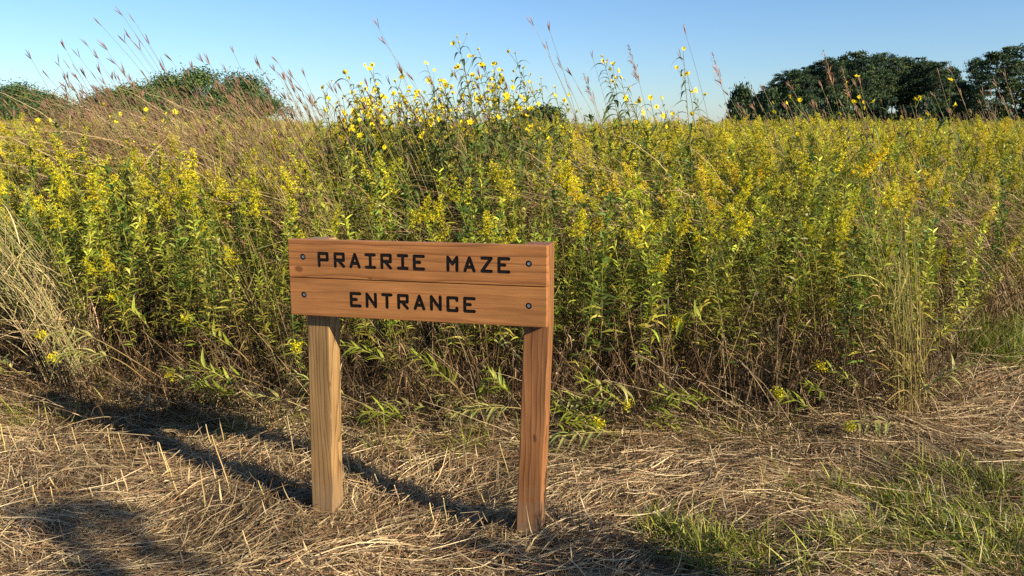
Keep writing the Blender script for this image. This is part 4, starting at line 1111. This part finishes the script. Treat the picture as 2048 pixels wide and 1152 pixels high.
    for i, (x0, y0, hp) in enumerate(px):
        g = ground(x0, y0); h = hp / FPX * g[1] * 1.03
        rr = np.random.default_rng(800 + i); c = Acc(); t = np.linspace(0, 1, 5)
        lx, ly = rr.normal() * 0.12 - 0.1, rr.normal() * 0.12
        P = np.stack([lx * h * t + 0.004 * np.sin(5 * t), ly * h * t, -0.02 + (h + 0.02) * t], -1)
        c.tube(P[None], (rr.uniform(0.0022, 0.0036) * (1 - 0.25 * t))[None], jit(rr, mixc(mixc(TAN, PALE, 0.6), YGRN, 0.2 * rr.random()), 1, 0.2), 5)
        c.tube(np.stack([P[-1], P[-1] + np.array([0, 0, 0.004])])[None], np.array([[0.0026, 0.0004]]), jit(rr, PALE * 1.2, 1), 5)
        o = obj('stubble_stalk', c.mesh('stubble_stalk', M_STRAW)); o.location = (g[0], g[1], float(gz(g[0], g[1])))
        left = x0 < 620
        tag(o, 'short cut stalk standing in the straw left of the left post' if left else ('short cut stalk standing in the straw between the posts' if x0 < 1035 else 'short cut stalk standing in the straw right of the right post'),
            'stalk', 'stubble left of the sign' if left else ('stubble between the posts' if x0 < 1035 else 'stubble right of the sign'))

    # green grass: tufts at lower right, by the path and in the shade at far left
    gA = Acc()
    def tufts(n, cx, cy, rx, ry, L0, L1, cols, per=26, lean=0.3):
        for _ in range(n):
            x = cx + r.normal() * rx * 0.5; y = cy + r.normal() * ry * 0.5
            k = r.integers(per // 2, per)
            B = np.stack([x + r.normal(size=k) * 0.018, y + r.normal(size=k) * 0.018, np.zeros(k)], -1); B[:, 2] = gz(B[:, 0], B[:, 1]) - 0.01
            d = unit(dirs(r, k, 1.05, 0.28) + np.array([-lean, 0, 0]) * r.uniform(0.2, 1.2))
            c = np.asarray(cols)[r.integers(0, len(cols), k)] * (1 + r.normal(size=(k, 1)) * 0.22)
            blades(gA, r, B, d, r.uniform(L0, L1, k), r.uniform(0.0011, 0.0025, k), r.uniform(0.2, 1.1, k), np.clip(c, 0.01, 0.9), 6, twist=0.9)
    GC = [GREEN, LIME, LIME * 0.85, GREEN * 1.1, mixc(LIME, PALE, 0.5), DEEP, LIME * 1.1, TAN]
    def spot(px, py): g = ground(px, py); return g[0], g[1]
    for px, py, rx, ry, n in ((1430, 1110, 0.20, 0.13, 62), (1330, 1065, 0.10, 0.06, 14), (1920, 1060, 0.36, 0.28, 130), (1970, 960, 0.30, 0.16, 70), (1740, 1090, 0.16, 0.12, 26), (2030, 1120, 0.3, 0.3, 90), (1640, 1140, 0.2, 0.1, 16), (1690, 985, 0.08, 0.05, 9), (1830, 1000, 0.12, 0.08, 18)):
        x, y = spot(px, py); tufts(n, x, y, rx, ry, 0.06, 0.24, GC, 34, r.uniform(0.1, 0.7))
    for px, py, rx, ry, n in ((2000, 715, 0.4, 0.35, 120), (2050, 690, 0.4, 0.5, 130), (1965, 705, 0.2, 0.3, 50)):
        x, y = spot(px, py); tufts(n, x, y, rx, ry, 0.18, 0.42, [GREEN, GREEN * 1.2, LIME, LIME * 0.8, DEEP * 1.4], 34)
    for px, py, rx, ry, n in ((70, 835, 0.4, 0.12, 26), (470, 870, 0.4, 0.1, 16), (720, 900, 0.25, 0.15, 10), (770, 860, 0.12, 0.1, 8), (950, 900, 0.3, 0.15, 16), (1500, 870, 0.4, 0.1, 18), (1580, 1000, 0.2, 0.1, 10)):
        x, y = spot(px, py); tufts(n, x, y, rx, ry, 0.12, 0.34, [GREEN, OLIVE * 1.4, LIME * 0.9, TAN], 12)
    tag(obj('green_grass', gA.mesh('green_grass', M_LEAF)), 'green grass tufts growing through the straw', None, kind='stuff')
build_straw()
